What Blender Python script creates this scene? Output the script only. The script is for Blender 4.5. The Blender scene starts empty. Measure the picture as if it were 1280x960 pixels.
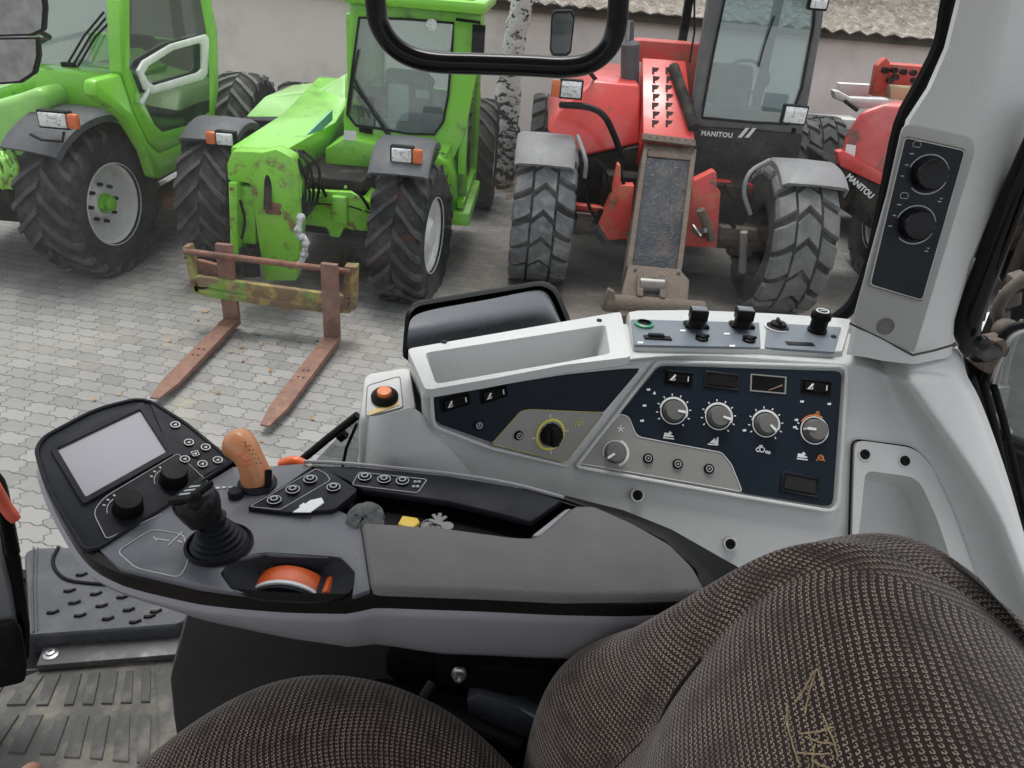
import bpy, bmesh, math, random
from mathutils import Vector, Matrix
random.seed(7)
S = bpy.context.scene; C = S.collection
V = Vector; R = math.radians; PI = math.pi
# ---------------------------------------------------------------- camera model (reference size 1280x960)
FPX, PITCH, ROLL, CH = 960.0, R(29), R(5), 2.6
CAM = V((0, 0, CH))
_f = V((0, math.cos(PITCH), -math.sin(PITCH))); _r = V((1, 0, 0)); _u = _r.cross(_f)
RR = _r*math.cos(ROLL) + _u*math.sin(ROLL); UU = -_r*math.sin(ROLL) + _u*math.cos(ROLL)
def ray(px, py): return (_f*FPX + RR*(px-640) - UU*(py-480)).normalized()
def at(px, py, x=None, y=None, z=None):
    d = ray(px, py)
    t = (z-CH)/d.z if z is not None else (y/d.y if y is not None else x/d.x)
    return CAM + d*t
class Plane:
    def __init__(s, p, n, up=V((0, 0, 1))):
        s.p = V(p); s.n = V(n).normalized()
        s.v = (up - s.n*up.dot(s.n)).normalized(); s.u = s.v.cross(s.n).normalized()
    def hit(s, px, py, off=0.0):
        d = ray(px, py); t = (s.p + s.n*off - CAM).dot(s.n)/d.dot(s.n)
        return CAM + d*t
    def poly(s, pts, off=0.0): return [s.hit(a, b, off) for a, b in pts]
def plane3(a, b, c):
    n = (b-a).cross(c-a).normalized()
    if n.dot(CAM-a) < 0: n = -n
    return Plane(a, n)
# ---------------------------------------------------------------- object helpers
WM = {}
def tag(o, label=None, cat=None, group=None, kind=None):
    if label: o['label'] = label
    if cat: o['category'] = cat
    if group: o['group'] = group
    if kind: o['kind'] = kind
    return o
def thing(name, label, cat, loc, group=None):
    o = bpy.data.objects.new(name, None); C.objects.link(o); o.location = loc
    o.empty_display_size = .1
    WM[o.name] = Matrix.Translation(V(loc)); tag(o, label, cat, group); return o
def link(name, bm, mats, parent=None, smooth=38, bevel=0, seg=2, recalc=True):
    """bmesh in world coordinates -> one object (coordinates moved into the parent's frame)"""
    if recalc: bmesh.ops.recalc_face_normals(bm, faces=bm.faces[:])
    if bevel:
        ed = [e for e in bm.edges if len(e.link_faces) == 2 and e.calc_face_angle(0) > R(28)]
        try: bmesh.ops.bevel(bm, geom=ed, offset=bevel, segments=seg, profile=.5, affect='EDGES', clamp_overlap=True)
        except Exception: pass
    lim = R(smooth)
    for f in bm.faces: f.smooth = True
    for e in bm.edges:
        if len(e.link_faces) == 2 and e.calc_face_angle(0) > lim: e.smooth = False
    me = bpy.data.meshes.new(name); bm.to_mesh(me); bm.free()
    if not isinstance(mats, (list, tuple)): mats = [mats]
    for m in mats: me.materials.append(m)
    o = bpy.data.objects.new(name, me); C.objects.link(o)
    w = WM[parent.name] if parent else Matrix.Translation(sum((v.co for v in me.vertices), V())/max(1, len(me.vertices)))
    me.transform(w.inverted())
    if parent: o.parent = parent
    else: o.location = w.translation
    WM[o.name] = w
    return o
def nb(): return bmesh.new()
def ngon(bm, pts, mi=0):
    f = bm.faces.new([bm.verts.new(p) for p in pts]); f.material_index = mi; return f
def prism(bm, pts, vec, mi=0, mside=None):
    """polygon and its copy displaced by vec, closed"""
    a = [bm.verts.new(V(p)) for p in pts]; b = [bm.verts.new(V(p)+V(vec)) for p in pts]
    n = len(a); bm.faces.new(a).material_index = mi; bm.faces.new(b[::-1]).material_index = mi if mside is None else mside
    for i in range(n):
        f = bm.faces.new([a[i], b[i], b[(i+1) % n], a[(i+1) % n]]); f.material_index = mi if mside is None else mside
def box(bm, c, s, ax=None, mi=0):
    X, Y, Z = ax if ax else (V((1, 0, 0)), V((0, 1, 0)), V((0, 0, 1)))
    c = V(c); X = X.normalized()*s[0]/2; Y = Y.normalized()*s[1]/2; Z = Z.normalized()*s[2]/2
    prism(bm, [c-X-Y-Z, c+X-Y-Z, c+X+Y-Z, c-X+Y-Z], Z*2, mi)
def bar(bm, p, q, w, d=None, up=V((0, 0, 1)), mi=0):
    p, q = V(p), V(q); a = (q-p); L = a.length; a.normalize()
    s = a.cross(up)
    if s.length < 1e-4: s = a.cross(V((0, 1, 0)))
    s.normalize(); t = s.cross(a)
    box(bm, (p+q)/2, (L, w, d or w), (a, s, t), mi)
def loops(bm, ls, cap0=True, cap1=True, closed=True, mi=0):
    vs = [[bm.verts.new(V(p)) for p in l] for l in ls]
    n = len(vs[0])
    for a, b in zip(vs, vs[1:]):
        for i in range(n if closed else n-1):
            f = bm.faces.new([a[i], a[(i+1) % n], b[(i+1) % n], b[i]]); f.material_index = mi
    if cap0 and closed: bm.faces.new(vs[0][::-1]).material_index = mi
    if cap1 and closed: bm.faces.new(vs[-1]).material_index = mi
    return vs
def basis(n):
    n = V(n).normalized(); u = n.cross(V((0, 0, 1)))
    if u.length < .05: u = V((1, 0, 0)) - n*n.x
    u.normalize(); return u, n.cross(u).normalized(), n
def lathe(bm, c, n, prof, seg=24, mi=0, cap0=True, cap1=True):
    """prof: (radius, height along n)"""
    u, v, n = basis(n); c = V(c)
    ls = [[c + n*h + (u*math.cos(2*PI*i/seg) + v*math.sin(2*PI*i/seg))*r for i in range(seg)] for r, h in prof]
    loops(bm, ls, cap0, cap1, True, mi)
def smooth_path(pts, k=6):
    pts = [V(p) for p in pts]; out = []
    P = [pts[0]*2-pts[1]] + pts + [pts[-1]*2-pts[-2]]
    for i in range(1, len(P)-2):
        for j in range(k):
            t = j/k; a, b, c, d = P[i-1:i+3]
            out.append(.5*((2*b)+(c-a)*t+(2*a-5*b+4*c-d)*t*t+(3*b-a-3*c+d)*t**3))
    out.append(pts[-1]); return out
def tube(bm, pts, r, seg=10, mi=0, smooth=0, closed=False):
    pts = smooth_path(pts, smooth) if smooth else [V(p) for p in pts]
    n = len(pts); ls = []; u = None
    for i, p in enumerate(pts):
        if closed: t = (pts[(i+1) % n]-pts[i-1]).normalized()
        else: t = (pts[min(i+1, n-1)]-pts[max(i-1, 0)]).normalized()
        if u is None: u = basis(t)[0]
        u = (u - t*u.dot(t))
        if u.length < 1e-5: u = basis(t)[0]
        u.normalize(); v = t.cross(u)
        rr = r[i*(len(r)-1)//max(1, n-1)] if isinstance(r, (list, tuple)) else r
        ls.append([p + (u*math.cos(2*PI*j/seg)+v*math.sin(2*PI*j/seg))*rr for j in range(seg)])
    if closed: ls.append(ls[0]); loops(bm, ls, False, False, True, mi)
    else: loops(bm, ls, True, True, True, mi)
def frame(bm, outer, inner, vec, mi=0):
    """ring of matching outer/inner loops, thickened by vec"""
    o2 = [V(p)+V(vec) for p in outer]; i2 = [V(p)+V(vec) for p in inner]
    loops(bm, [outer, inner, i2, o2, outer], False, False, True, mi)
    bmesh.ops.remove_doubles(bm, verts=bm.verts[:], dist=1e-5)
def resample(poly, n):
    pts = [V(p) for p in poly]; L = [(pts[(i+1) % len(pts)]-pts[i]).length for i in range(len(pts))]; T = sum(L); out = []
    for k in range(n):
        s = T*k/n; i = 0
        while s > L[i]: s -= L[i]; i += 1
        out.append(pts[i].lerp(pts[(i+1) % len(pts)], s/L[i]))
    return out
def rounded(pts, r, k=4):
    """round the corners of a closed 3D polygon"""
    out = []; n = len(pts); pts = [V(p) for p in pts]
    for i in range(n):
        a, b, c = pts[i-1], pts[i], pts[(i+1) % n]
        ri = r[i] if isinstance(r, (list, tuple)) else r
        d1 = (a-b); d2 = (c-b); m = min(ri, d1.length*.45, d2.length*.45)
        if m < 1e-5: out.append(b.copy()); continue
        p = b+d1.normalized()*m; q = b+d2.normalized()*m
        for j in range(k+1):
            t = j/k; out.append(p*(1-t)**2 + b*2*t*(1-t) + q*t*t)
    return out
def inset(pts, d, n):
    """shrink closed polygon in its plane by d"""
    pts = [V(p) for p in pts]; N = len(pts); out = []; n = V(n).normalized()
    area = V((0, 0, 0)); c = sum(pts, V())/N
    for i in range(N): area += (pts[i]-c).cross(pts[(i+1) % N]-c)
    s = 1 if area.dot(n) > 0 else -1
    for i in range(N):
        t = (pts[(i+1) % N]-pts[i-1]); t = t.normalized() if t.length > 1e-7 else V((1, 0, 0))
        out.append(pts[i] + n.cross(t)*s*d)
    return out
# ---------------------------------------------------------------- materials
def mat(name, col, rough=.5, metal=0., var=.12, vs=6., bump=0., bs=250., dirt=None, coat=0., spec=.5, rvar=.1, stripes=None):
    m = bpy.data.materials.new(name); m.use_nodes = True; nt = m.node_tree; N = nt.nodes; L = nt.links
    if max(col) < .035: spec *= .4
    b = N['Principled BSDF']; b.inputs['Metallic'].default_value = metal; b.inputs['Coat Weight'].default_value = coat
    b.inputs['Coat Roughness'].default_value = .12; b.inputs['Specular IOR Level'].default_value = spec
    tc = N.new('ShaderNodeTexCoord')
    def noise(s, det=6, ro=.6):
        n = N.new('ShaderNodeTexNoise'); n.inputs['Scale'].default_value = s; n.inputs['Detail'].default_value = det
        n.inputs['Roughness'].default_value = ro; L.new(tc.outputs['Object'], n.inputs['Vector']); return n
    n1 = noise(vs)
    hv = N.new('ShaderNodeHueSaturation'); hv.inputs['Color'].default_value = (*col, 1)
    mr = N.new('ShaderNodeMapRange'); mr.inputs['From Min'].default_value = .3; mr.inputs['From Max'].default_value = .7
    mr.inputs['To Min'].default_value = 1-var; mr.inputs['To Max'].default_value = 1+var
    L.new(n1.outputs['Fac'], mr.inputs['Value']); L.new(mr.outputs[0], hv.inputs['Value'])
    cur = hv.outputs['Color']
    rm = N.new('ShaderNodeMapRange'); rm.inputs['From Min'].default_value = .3; rm.inputs['From Max'].default_value = .7
    rm.inputs['To Min'].default_value = max(.02, rough-rvar); rm.inputs['To Max'].default_value = min(1, rough+rvar)
    n3 = noise(vs*3.1); L.new(n3.outputs['Fac'], rm.inputs['Value']); L.new(rm.outputs[0], b.inputs['Roughness'])
    for d in (dirt or []):
        dc, sc, lo, hi, amt = d
        nn = noise(sc, 8, .68); r2 = N.new('ShaderNodeMapRange'); r2.inputs['From Min'].default_value = lo
        r2.inputs['From Max'].default_value = hi; r2.inputs['To Max'].default_value = amt
        L.new(nn.outputs['Fac'], r2.inputs['Value'])
        mx = N.new('ShaderNodeMixRGB'); L.new(r2.outputs[0], mx.inputs['Fac']); L.new(cur, mx.inputs['Color1'])
        mx.inputs['Color2'].default_value = (*dc, 1); cur = mx.outputs['Color']
    L.new(cur, b.inputs['Base Color'])
    if bump:
        n2 = noise(bs, 3); bp = N.new('ShaderNodeBump'); bp.inputs['Strength'].default_value = bump
        bp.inputs['Distance'].default_value = .002 if bs > 60 else .02
        L.new(n2.outputs['Fac'], bp.inputs['Height']); L.new(bp.outputs[0], b.inputs['Normal'])
    return m
def glassmat(name, tint, fac, rough=.02, refl=.12):
    """thin pane: see-through with a tint, a milky share and a fresnel reflection"""
    m = bpy.data.materials.new(name); m.use_nodes = True; nt = m.node_tree; N = nt.nodes; L = nt.links
    N.remove(N['Principled BSDF']); out = N['Material Output']
    t = N.new('ShaderNodeBsdfTransparent'); t.inputs[0].default_value = (*tint, 1)
    d = N.new('ShaderNodeBsdfDiffuse'); d.inputs[0].default_value = (.55, .62, .62, 1)
    g = N.new('ShaderNodeBsdfGlossy'); g.inputs['Roughness'].default_value = rough
    fr = N.new('ShaderNodeLayerWeight'); fr.inputs['Blend'].default_value = .5
    pw = N.new('ShaderNodeMath'); pw.operation = 'POWER'; L.new(fr.outputs['Facing'], pw.inputs[0]); pw.inputs[1].default_value = 5
    m1 = N.new('ShaderNodeMixShader'); m1.inputs[0].default_value = fac; L.new(t.outputs[0], m1.inputs[1]); L.new(d.outputs[0], m1.inputs[2])
    mu = N.new('ShaderNodeMath'); mu.operation = 'MULTIPLY_ADD'; L.new(pw.outputs[0], mu.inputs[0]); mu.inputs[1].default_value = .9; mu.inputs[2].default_value = refl
    mu.use_clamp = True
    m2 = N.new('ShaderNodeMixShader'); L.new(mu.outputs[0], m2.inputs[0]); L.new(m1.outputs[0], m2.inputs[1]); L.new(g.outputs[0], m2.inputs[2])
    L.new(m2.outputs[0], out.inputs['Surface']); return m
RUST = (.16, .06, .03); DUST = (.30, .27, .23); GRIME = (.03, .028, .025)
m_green = mat('lime_paint', (.175, .52, .022), .35, dirt=[(GRIME, 7, .58, .72, .7), (DUST, 2.2, .5, .8, .4), ((.09, .22, .03), 1.3, .5, .7, .4), (RUST, 19, .64, .69, .8)], coat=.3, var=.08, vs=2)
m_green2 = mat('lime_paint_worn', (.175, .50, .022), .45, dirt=[(RUST, 9, .55, .64, .85), (GRIME, 4, .54, .72, .7), (DUST, 2.5, .5, .8, .4)], coat=.2, var=.1, vs=3)
m_red = mat('faded_red_paint', (.55, .032, .025), .38, dirt=[((.62, .20, .18), 1.6, .5, .8, .35), (DUST, 3, .55, .8, .35), (GRIME, 7, .58, .72, .7), (RUST, 17, .62, .68, .8)], coat=.3, var=.1, vs=2)
m_redworn = mat('worn_red_paint', (.50, .05, .04), .5, dirt=[((.32, .14, .06), 7, .52, .62, .8), (GRIME, 5, .58, .74, .8)], var=.15, vs=3)
m_tyre = mat('tyre_rubber', (.040, .040, .040), .85, dirt=[((.14, .135, .13), 5, .45, .75, .6)], var=.25, vs=9, bump=.3, bs=120)
m_tyregroove = mat('tyre_groove_rubber', (.026, .026, .026), .9, dirt=[((.10, .095, .09), 5, .42, .7, .65)], var=.25, vs=9)
m_tyredusty = mat('dusty_tyre_rubber', (.105, .105, .103), .9, dirt=[((.22, .215, .205), 7, .45, .75, .6)], var=.2, vs=8, bump=.3, bs=120)
m_rim = mat('silver_rim', (.62, .62, .61), .45, .0, dirt=[(GRIME, 10, .60, .75, .6), (DUST, 4, .5, .75, .4)])
m_fender = mat('grey_fender_plastic', (.06, .062, .07), .6, dirt=[((.15, .15, .14), 5, .5, .8, .4)], bump=.2)
m_fenderlight = mat('weathered_fender_plastic', (.17, .17, .175), .6, dirt=[((.12, .11, .10), 6, .5, .75, .6)], bump=.2)
m_black = mat('black_plastic', (.005, .005, .0055), .42, spec=.3, var=.2, bump=.15, bs=600)
m_blackmatte = mat('matte_black_plastic', (.007, .007, .0075), .65, spec=.3, var=.25, vs=20, bump=.25, bs=700, dirt=[((.10, .095, .085), 14, .6, .8, .25)])
m_gloss = mat('gloss_black_steel', (.005, .005, .006), .24, var=.1, coat=.15, rvar=.05, spec=.35)
m_underside = mat('oily_underbody', (.010, .009, .008), .8, dirt=[((.085, .06, .04), 5, .5, .7, .7)], var=.3)
m_rustbrown = mat('rusty_steel', (.20, .085, .055), .8, dirt=[((.08, .04, .03), 9, .45, .65, .8), ((.33, .16, .11), 16, .55, .75, .6)], var=.25, vs=12, bump=.4, bs=80)
m_forkrust = mat('fork_rust', (.185, .098, .070), .75, dirt=[((.10, .05, .04), 11, .5, .7, .7), ((.36, .2, .16), 20, .55, .75, .5)], var=.2, vs=12, bump=.3, bs=80)
m_yellowrust = mat('yellow_paint_rusting', (.30, .25, .07), .65, dirt=[((.15, .085, .045), 9, .38, .52, .95), ((.14, .35, .04), 5, .52, .62, .7)], var=.2, vs=12)
m_mudrust = mat('muddy_rust', (.105, .080, .062), .85, dirt=[((.22, .11, .055), 8, .56, .70, .6), ((.07, .055, .045), 6, .5, .68, .8)], var=.25, bump=.5, bs=40)
m_slate = mat('dark_slate_boom', (.018, .022, .029), .55, dirt=[((.24, .22, .2), 34, .60, .68, .6), ((.12, .08, .055), 3, .5, .72, .7)], var=.3, bump=.5, bs=40)
m_lamp = mat('lamp_lens', (.75, .76, .76), .15, .3, dirt=[((.25, .24, .22), 40, .5, .6, .7)], coat=.5)
m_amber = mat('amber_lens', (.60, .12, .02), .25, coat=.5)
m_white = mat('white_plastic', (.70, .70, .68), .45, dirt=[((.3, .28, .24), 8, .55, .8, .5)])
m_cream = mat('pale_wall_render', (.80, .72, .67), .9, dirt=[((.34, .31, .29), 1.2, .5, .8, .5), ((.22, .2, .19), 7, .62, .75, .4)], var=.06, vs=1, bump=.4, bs=60)
m_chrome = mat('bright_metal', (.38, .38, .37), .38, .9, var=.1, dirt=[(GRIME, 30, .6, .7, .5)])
m_cabglass = glassmat('pale_cab_glass', (.80, .90, .88), .13, refl=.16)
m_cabglassR = glassmat('blue_cab_glass', (.72, .88, .90), .20, refl=.24)
m_darkglass = glassmat('dark_door_glass', (.40, .47, .43), .035, refl=.10)
m_window = glassmat('window_glass', (.975, .985, .98), .006, refl=.018)
m_mirror = mat('mirror_glass', (.36, .37, .38), .08, 1.0, var=.25, vs=12)
# interior
m_light = mat('light_grey_trim', (.50, .513, .505), .46, var=.04, vs=3, bump=.4, bs=480, dirt=[((.30, .29, .27), 2.5, .5, .8, .35), ((.25, .235, .21), 45, .66, .74, .30), ((.22, .20, .18), 160, .70, .76, .4)])
m_beige = mat('warm_grey_panel', (.245, .245, .227), .5, var=.03, vs=3, bump=.1, bs=900)
m_navy = mat('navy_control_panel', (.009, .015, .023), .45, spec=.35, var=.12, vs=6, bump=.08, bs=900)
m_navyledge = mat('slate_switch_panel', (.12, .14, .165), .45, var=.08, bump=.1, bs=900)
m_knob = mat('grey_knob_cap', (.12, .118, .112), .5, var=.1, bump=.2, bs=900)
m_mark = mat('white_print', (.72, .73, .72), .55, var=.05)
m_orangeprint = mat('orange_print', (.62, .20, .06), .55, var=.05)
m_yellow = mat('yellow_print', (.68, .62, .10), .5, var=.05)
m_orange = mat('orange_lever', (.72, .12, .02), .4, var=.08, coat=.2)
m_tanorange = mat('worn_orange_grip', (.52, .21, .085), .42, var=.08, vs=25, coat=.25, dirt=[((.40, .12, .05), 30, .5, .65, .4)])
m_deck = mat('satin_grey_deck', (.095, .098, .112), .33, var=.07, vs=5, bump=.15, bs=800, dirt=[((.24, .24, .24), 9, .55, .8, .15)])
m_pad = mat('soft_grey_pad', (.135, .132, .129), .7, var=.12, vs=7, bump=.6, bs=420, dirt=[((.28, .26, .24), 5, .5, .75, .35)])
m_housing = mat('charcoal_housing', (.021, .023, .028), .4, spec=.35, var=.12, vs=10, bump=.25, bs=900)
m_housing2 = mat('charcoal_keypad', (.012, .013, .017), .45, spec=.35, var=.12, vs=10, bump=.2, bs=900)
m_silver = mat('silver_grey_shell', (.23, .23, .245), .42, .1, var=.05, vs=4, bump=.1, bs=900)
m_screen = mat('sky_lit_screen', (.15, .153, .168), .40, .5, var=.0, rvar=.0)
m_darkgrey = mat('dark_grey_cover', (.036, .036, .036), .6, var=.12, vs=5, bump=.5, bs=500)
m_hood = mat('grey_black_hood', (.085, .092, .105), .26, var=.08, bump=.12, bs=900)
m_step = mat('step_plastic', (.042, .044, .050), .27, var=.12, vs=9, bump=.2, bs=700, dirt=[((.20, .19, .17), 12, .5, .75, .35)])
m_matrub = mat('floor_mat_rubber', (.075, .072, .066), .85, var=.12, vs=11, bump=.3, bs=500, dirt=[((.21, .195, .16), 10, .48, .68, .8)])
m_matridge = mat('floor_mat_ridge', (.055, .054, .052), .75, var=.12, vs=14, bump=.3, bs=500, dirt=[((.20, .185, .16), 14, .52, .75, .6)])
m_steelplate = mat('dull_steel_plate', (.065, .065, .067), .45, .3, var=.12, vs=9, dirt=[((.28, .24, .2), 18, .55, .72, .6)])
m_greyglass = glassmat('smoked_lower_glass', (.70, .74, .74), .10, refl=.12)
m_skin = mat('skin', (.55, .27, .18), .5, var=.1, vs=40, bump=.3, bs=400)
m_brownblack = mat('brown_black_edge', (.008, .007, .0065), .38, var=.15, coat=.2)
m_pillarshade = mat('shaded_pillar_trim', (.30, .305, .30), .5, var=.03, vs=3, bump=.22, bs=900)
# ================================================================= SETTING
def paver_mat():
    m = bpy.data.materials.new('interlocking_pavers'); m.use_nodes = True; nt = m.node_tree; N = nt.nodes; L = nt.links
    b = N['Principled BSDF']; tc = N.new('ShaderNodeTexCoord')
    mp = N.new('ShaderNodeMapping'); mp.inputs['Rotation'].default_value = (0, 0, R(9)); L.new(tc.outputs['Object'], mp.inputs['Vector'])
    sx = N.new('ShaderNodeSeparateXYZ'); L.new(mp.outputs[0], sx.inputs[0])
    def math_(op, a, bb=None, c=None):
        n = N.new('ShaderNodeMath'); n.operation = op
        for i, v in enumerate((a, bb, c)):
            if v is None: continue
            if isinstance(v, (int, float)): n.inputs[i].default_value = v
            else: L.new(v, n.inputs[i])
        return n.outputs[0]
    # zig-zag the joints: x shifted by a triangle wave of y and the reverse
    u = math_('ADD', sx.outputs['X'], math_('PINGPONG', math_('ADD', sx.outputs['Y'], 100), .024))
    v = math_('ADD', sx.outputs['Y'], math_('MULTIPLY', math_('PINGPONG', math_('ADD', sx.outputs['X'], 100.), .04), .32))
    cb = N.new('ShaderNodeCombineXYZ'); L.new(u, cb.inputs[0]); L.new(v, cb.inputs[1])
    wn = N.new('ShaderNodeTexNoise'); wn.inputs['Scale'].default_value = 9; L.new(tc.outputs['Object'], wn.inputs['Vector'])
    wm = N.new('ShaderNodeVectorMath'); wm.operation = 'SCALE'; wm.inputs['Scale'].default_value = .018; L.new(wn.outputs['Color'], wm.inputs[0])
    wa = N.new('ShaderNodeVectorMath'); L.new(cb.outputs[0], wa.inputs[0]); L.new(wm.outputs[0], wa.inputs[1])
    br = N.new('ShaderNodeTexBrick'); L.new(wa.outputs[0], br.inputs['Vector']); br.inputs['Scale'].default_value = 1
    br.inputs['Brick Width'].default_value = .165; br.inputs['Row Height'].default_value = .108; br.inputs['Mortar Size'].default_value = .0042
    br.inputs['Mortar Smooth'].default_value = .6; br.inputs['Color1'].default_value = (.245, .238, .228, 1); br.inputs['Color2'].default_value = (.162, .158, .152, 1)
    br.inputs['Mortar'].default_value = (.085, .08, .073, 1); br.inputs['Bias'].default_value = -.1
    cur = br.outputs['Color']
    def blotch(scale, lo, hi, col, amt, det=8, ro=.65):
        nonlocal cur
        n = N.new('ShaderNodeTexNoise'); n.inputs['Scale'].default_value = scale; n.inputs['Detail'].default_value = det; n.inputs['Roughness'].default_value = ro
        L.new(tc.outputs['Object'], n.inputs['Vector'])
        r = N.new('ShaderNodeMapRange'); r.inputs['From Min'].default_value = lo; r.inputs['From Max'].default_value = hi; r.inputs['To Max'].default_value = amt
        L.new(n.outputs['Fac'], r.inputs['Value']); mx = N.new('ShaderNodeMixRGB'); L.new(r.outputs[0], mx.inputs['Fac']); L.new(cur, mx.inputs['Color1'])
        mx.inputs['Color2'].default_value = (*col, 1); cur = mx.outputs['Color']
    blotch(1.1, .5, .72, (.33, .30, .22), .55)
    blotch(.6, .52, .75, (.21, .20, .19), .6)
    blotch(3.3, .62, .72, (.09, .085, .08), .6); blotch(7, .55, .7, (.20, .195, .185), .5); blotch(2.1, .60, .70, (.36, .33, .20), .35)
    blotch(30, .68, .74, (.42, .40, .36), .6)
    blotch(17, .70, .75, (.28, .14, .05), .8)
    # shade under and around the red machine, painted into the paving colour
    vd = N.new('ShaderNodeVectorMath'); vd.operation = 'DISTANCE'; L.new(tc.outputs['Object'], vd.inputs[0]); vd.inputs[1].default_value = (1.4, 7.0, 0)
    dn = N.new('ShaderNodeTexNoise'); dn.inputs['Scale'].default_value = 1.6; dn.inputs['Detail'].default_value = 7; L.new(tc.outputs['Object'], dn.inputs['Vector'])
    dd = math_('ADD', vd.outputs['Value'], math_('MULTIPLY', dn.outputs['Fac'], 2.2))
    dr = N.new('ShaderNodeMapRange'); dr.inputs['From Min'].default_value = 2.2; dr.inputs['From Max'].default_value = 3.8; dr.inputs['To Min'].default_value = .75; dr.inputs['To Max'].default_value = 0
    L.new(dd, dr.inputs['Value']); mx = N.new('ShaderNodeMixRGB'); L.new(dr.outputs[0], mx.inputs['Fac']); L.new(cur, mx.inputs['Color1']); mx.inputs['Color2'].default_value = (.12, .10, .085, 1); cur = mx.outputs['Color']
    L.new(cur, b.inputs['Base Color']); b.inputs['Roughness'].default_value = .8
    bp = N.new('ShaderNodeBump'); bp.inputs['Strength'].default_value = .6; bp.inputs['Distance'].default_value = .012; bp.invert = True
    ad = math_('ADD', br.outputs['Fac'], math_('MULTIPLY', wn.outputs['Fac'], .3)); L.new(ad, bp.inputs['Height']); L.new(bp.outputs[0], b.inputs['Normal'])
    return m
bm = nb(); ngon(bm, [(-60, -40, 0), (60, -40, 0), (60, 80, 0), (-60, 80, 0)])
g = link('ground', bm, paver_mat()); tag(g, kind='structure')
# the object origin lies at the sheet's centre: keep texture coordinates in world metres
for v in g.data.vertices: v.co += g.location
g.location = (0, 0, 0)

# low building
bld = thing('building', 'long low pale rendered shed wall under a grey corrugated roof', 'building', (0, 11, 0))
bm = nb(); WY = 11.15
box(bm, (2, WY+.15, 1.05), (30, .3, 2.1)); link('wall', bm, m_cream, bld)
bm = nb(); box(bm, (2, WY-.025, .22), (30, .05, .44)); link('plinth', bm, mat('grey_plinth', (.22, .21, .2), .9, dirt=[((.1, .1, .08), 3, .5, .7, .7)]), bld, bevel=.01)
def roof_mat():
    m = mat('weathered_corrugated_sheet', (.22, .19, .16), .9, var=.35, vs=5, bump=.7, bs=30,
            dirt=[((.42, .38, .33), 11, .50, .62, .8), ((.05, .04, .032), 14, .54, .64, .8), ((.30, .25, .07), 3.4, .60, .74, .7)])
    return m
bm = nb(); nx = 15*18; per = .215; z0 = 2.10; vs = []
for j, (yy, zz) in enumerate(((WY-.28, z0), (WY+.5, z0+.3), (WY+.51, z0+.33), (WY+2.2, z0+.98), (WY+2.21, z0+1.01), (WY+4, z0+1.7))):
    vs.append([bm.verts.new((-13 + 30*i/nx*1.0, yy, zz + .028*math.cos(2*PI*(30*i/nx)/per) + (.012*math.sin(i*.07+j)))) for i in range(nx+1)])
for a, b in zip(vs, vs[1:]):
    for i in range(nx): bm.faces.new([a[i], a[i+1], b[i+1], b[i]])
ex = bmesh.ops.extrude_face_region(bm, geom=bm.faces[:]); 
for e in ex['geom']:
    if isinstance(e, bmesh.types.BMVert): e.co.z += .012
link('roof', bm, roof_mat(), bld, smooth=60)
bm = nb(); box(bm, (2, WY-.08, z0-.06), (30, .14, .1)); link('eave_board', bm, mat('eave_timber', (.09, .075, .06), .9), bld)
# pale concrete block beside the plinth of the wall, behind the red machines
cb_ = thing('concrete_slab', 'white concrete slab leaning on the shed wall behind the red machines', 'slab', (3.5, 10.6, 0))
bm = nb(); prism(bm, [at(1000, 146, y=10.4), at(1075, 150, y=10.4), at(1075, 172, y=10.4), at(1000, 170, y=10.4)], (0, .35, 0)); link('slab_block', bm, mat('white_concrete', (.6, .59, .56), .85, bump=.4, bs=60, dirt=[(DUST, 5, .5, .7, .5)]), cb_, bevel=.02)

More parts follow.
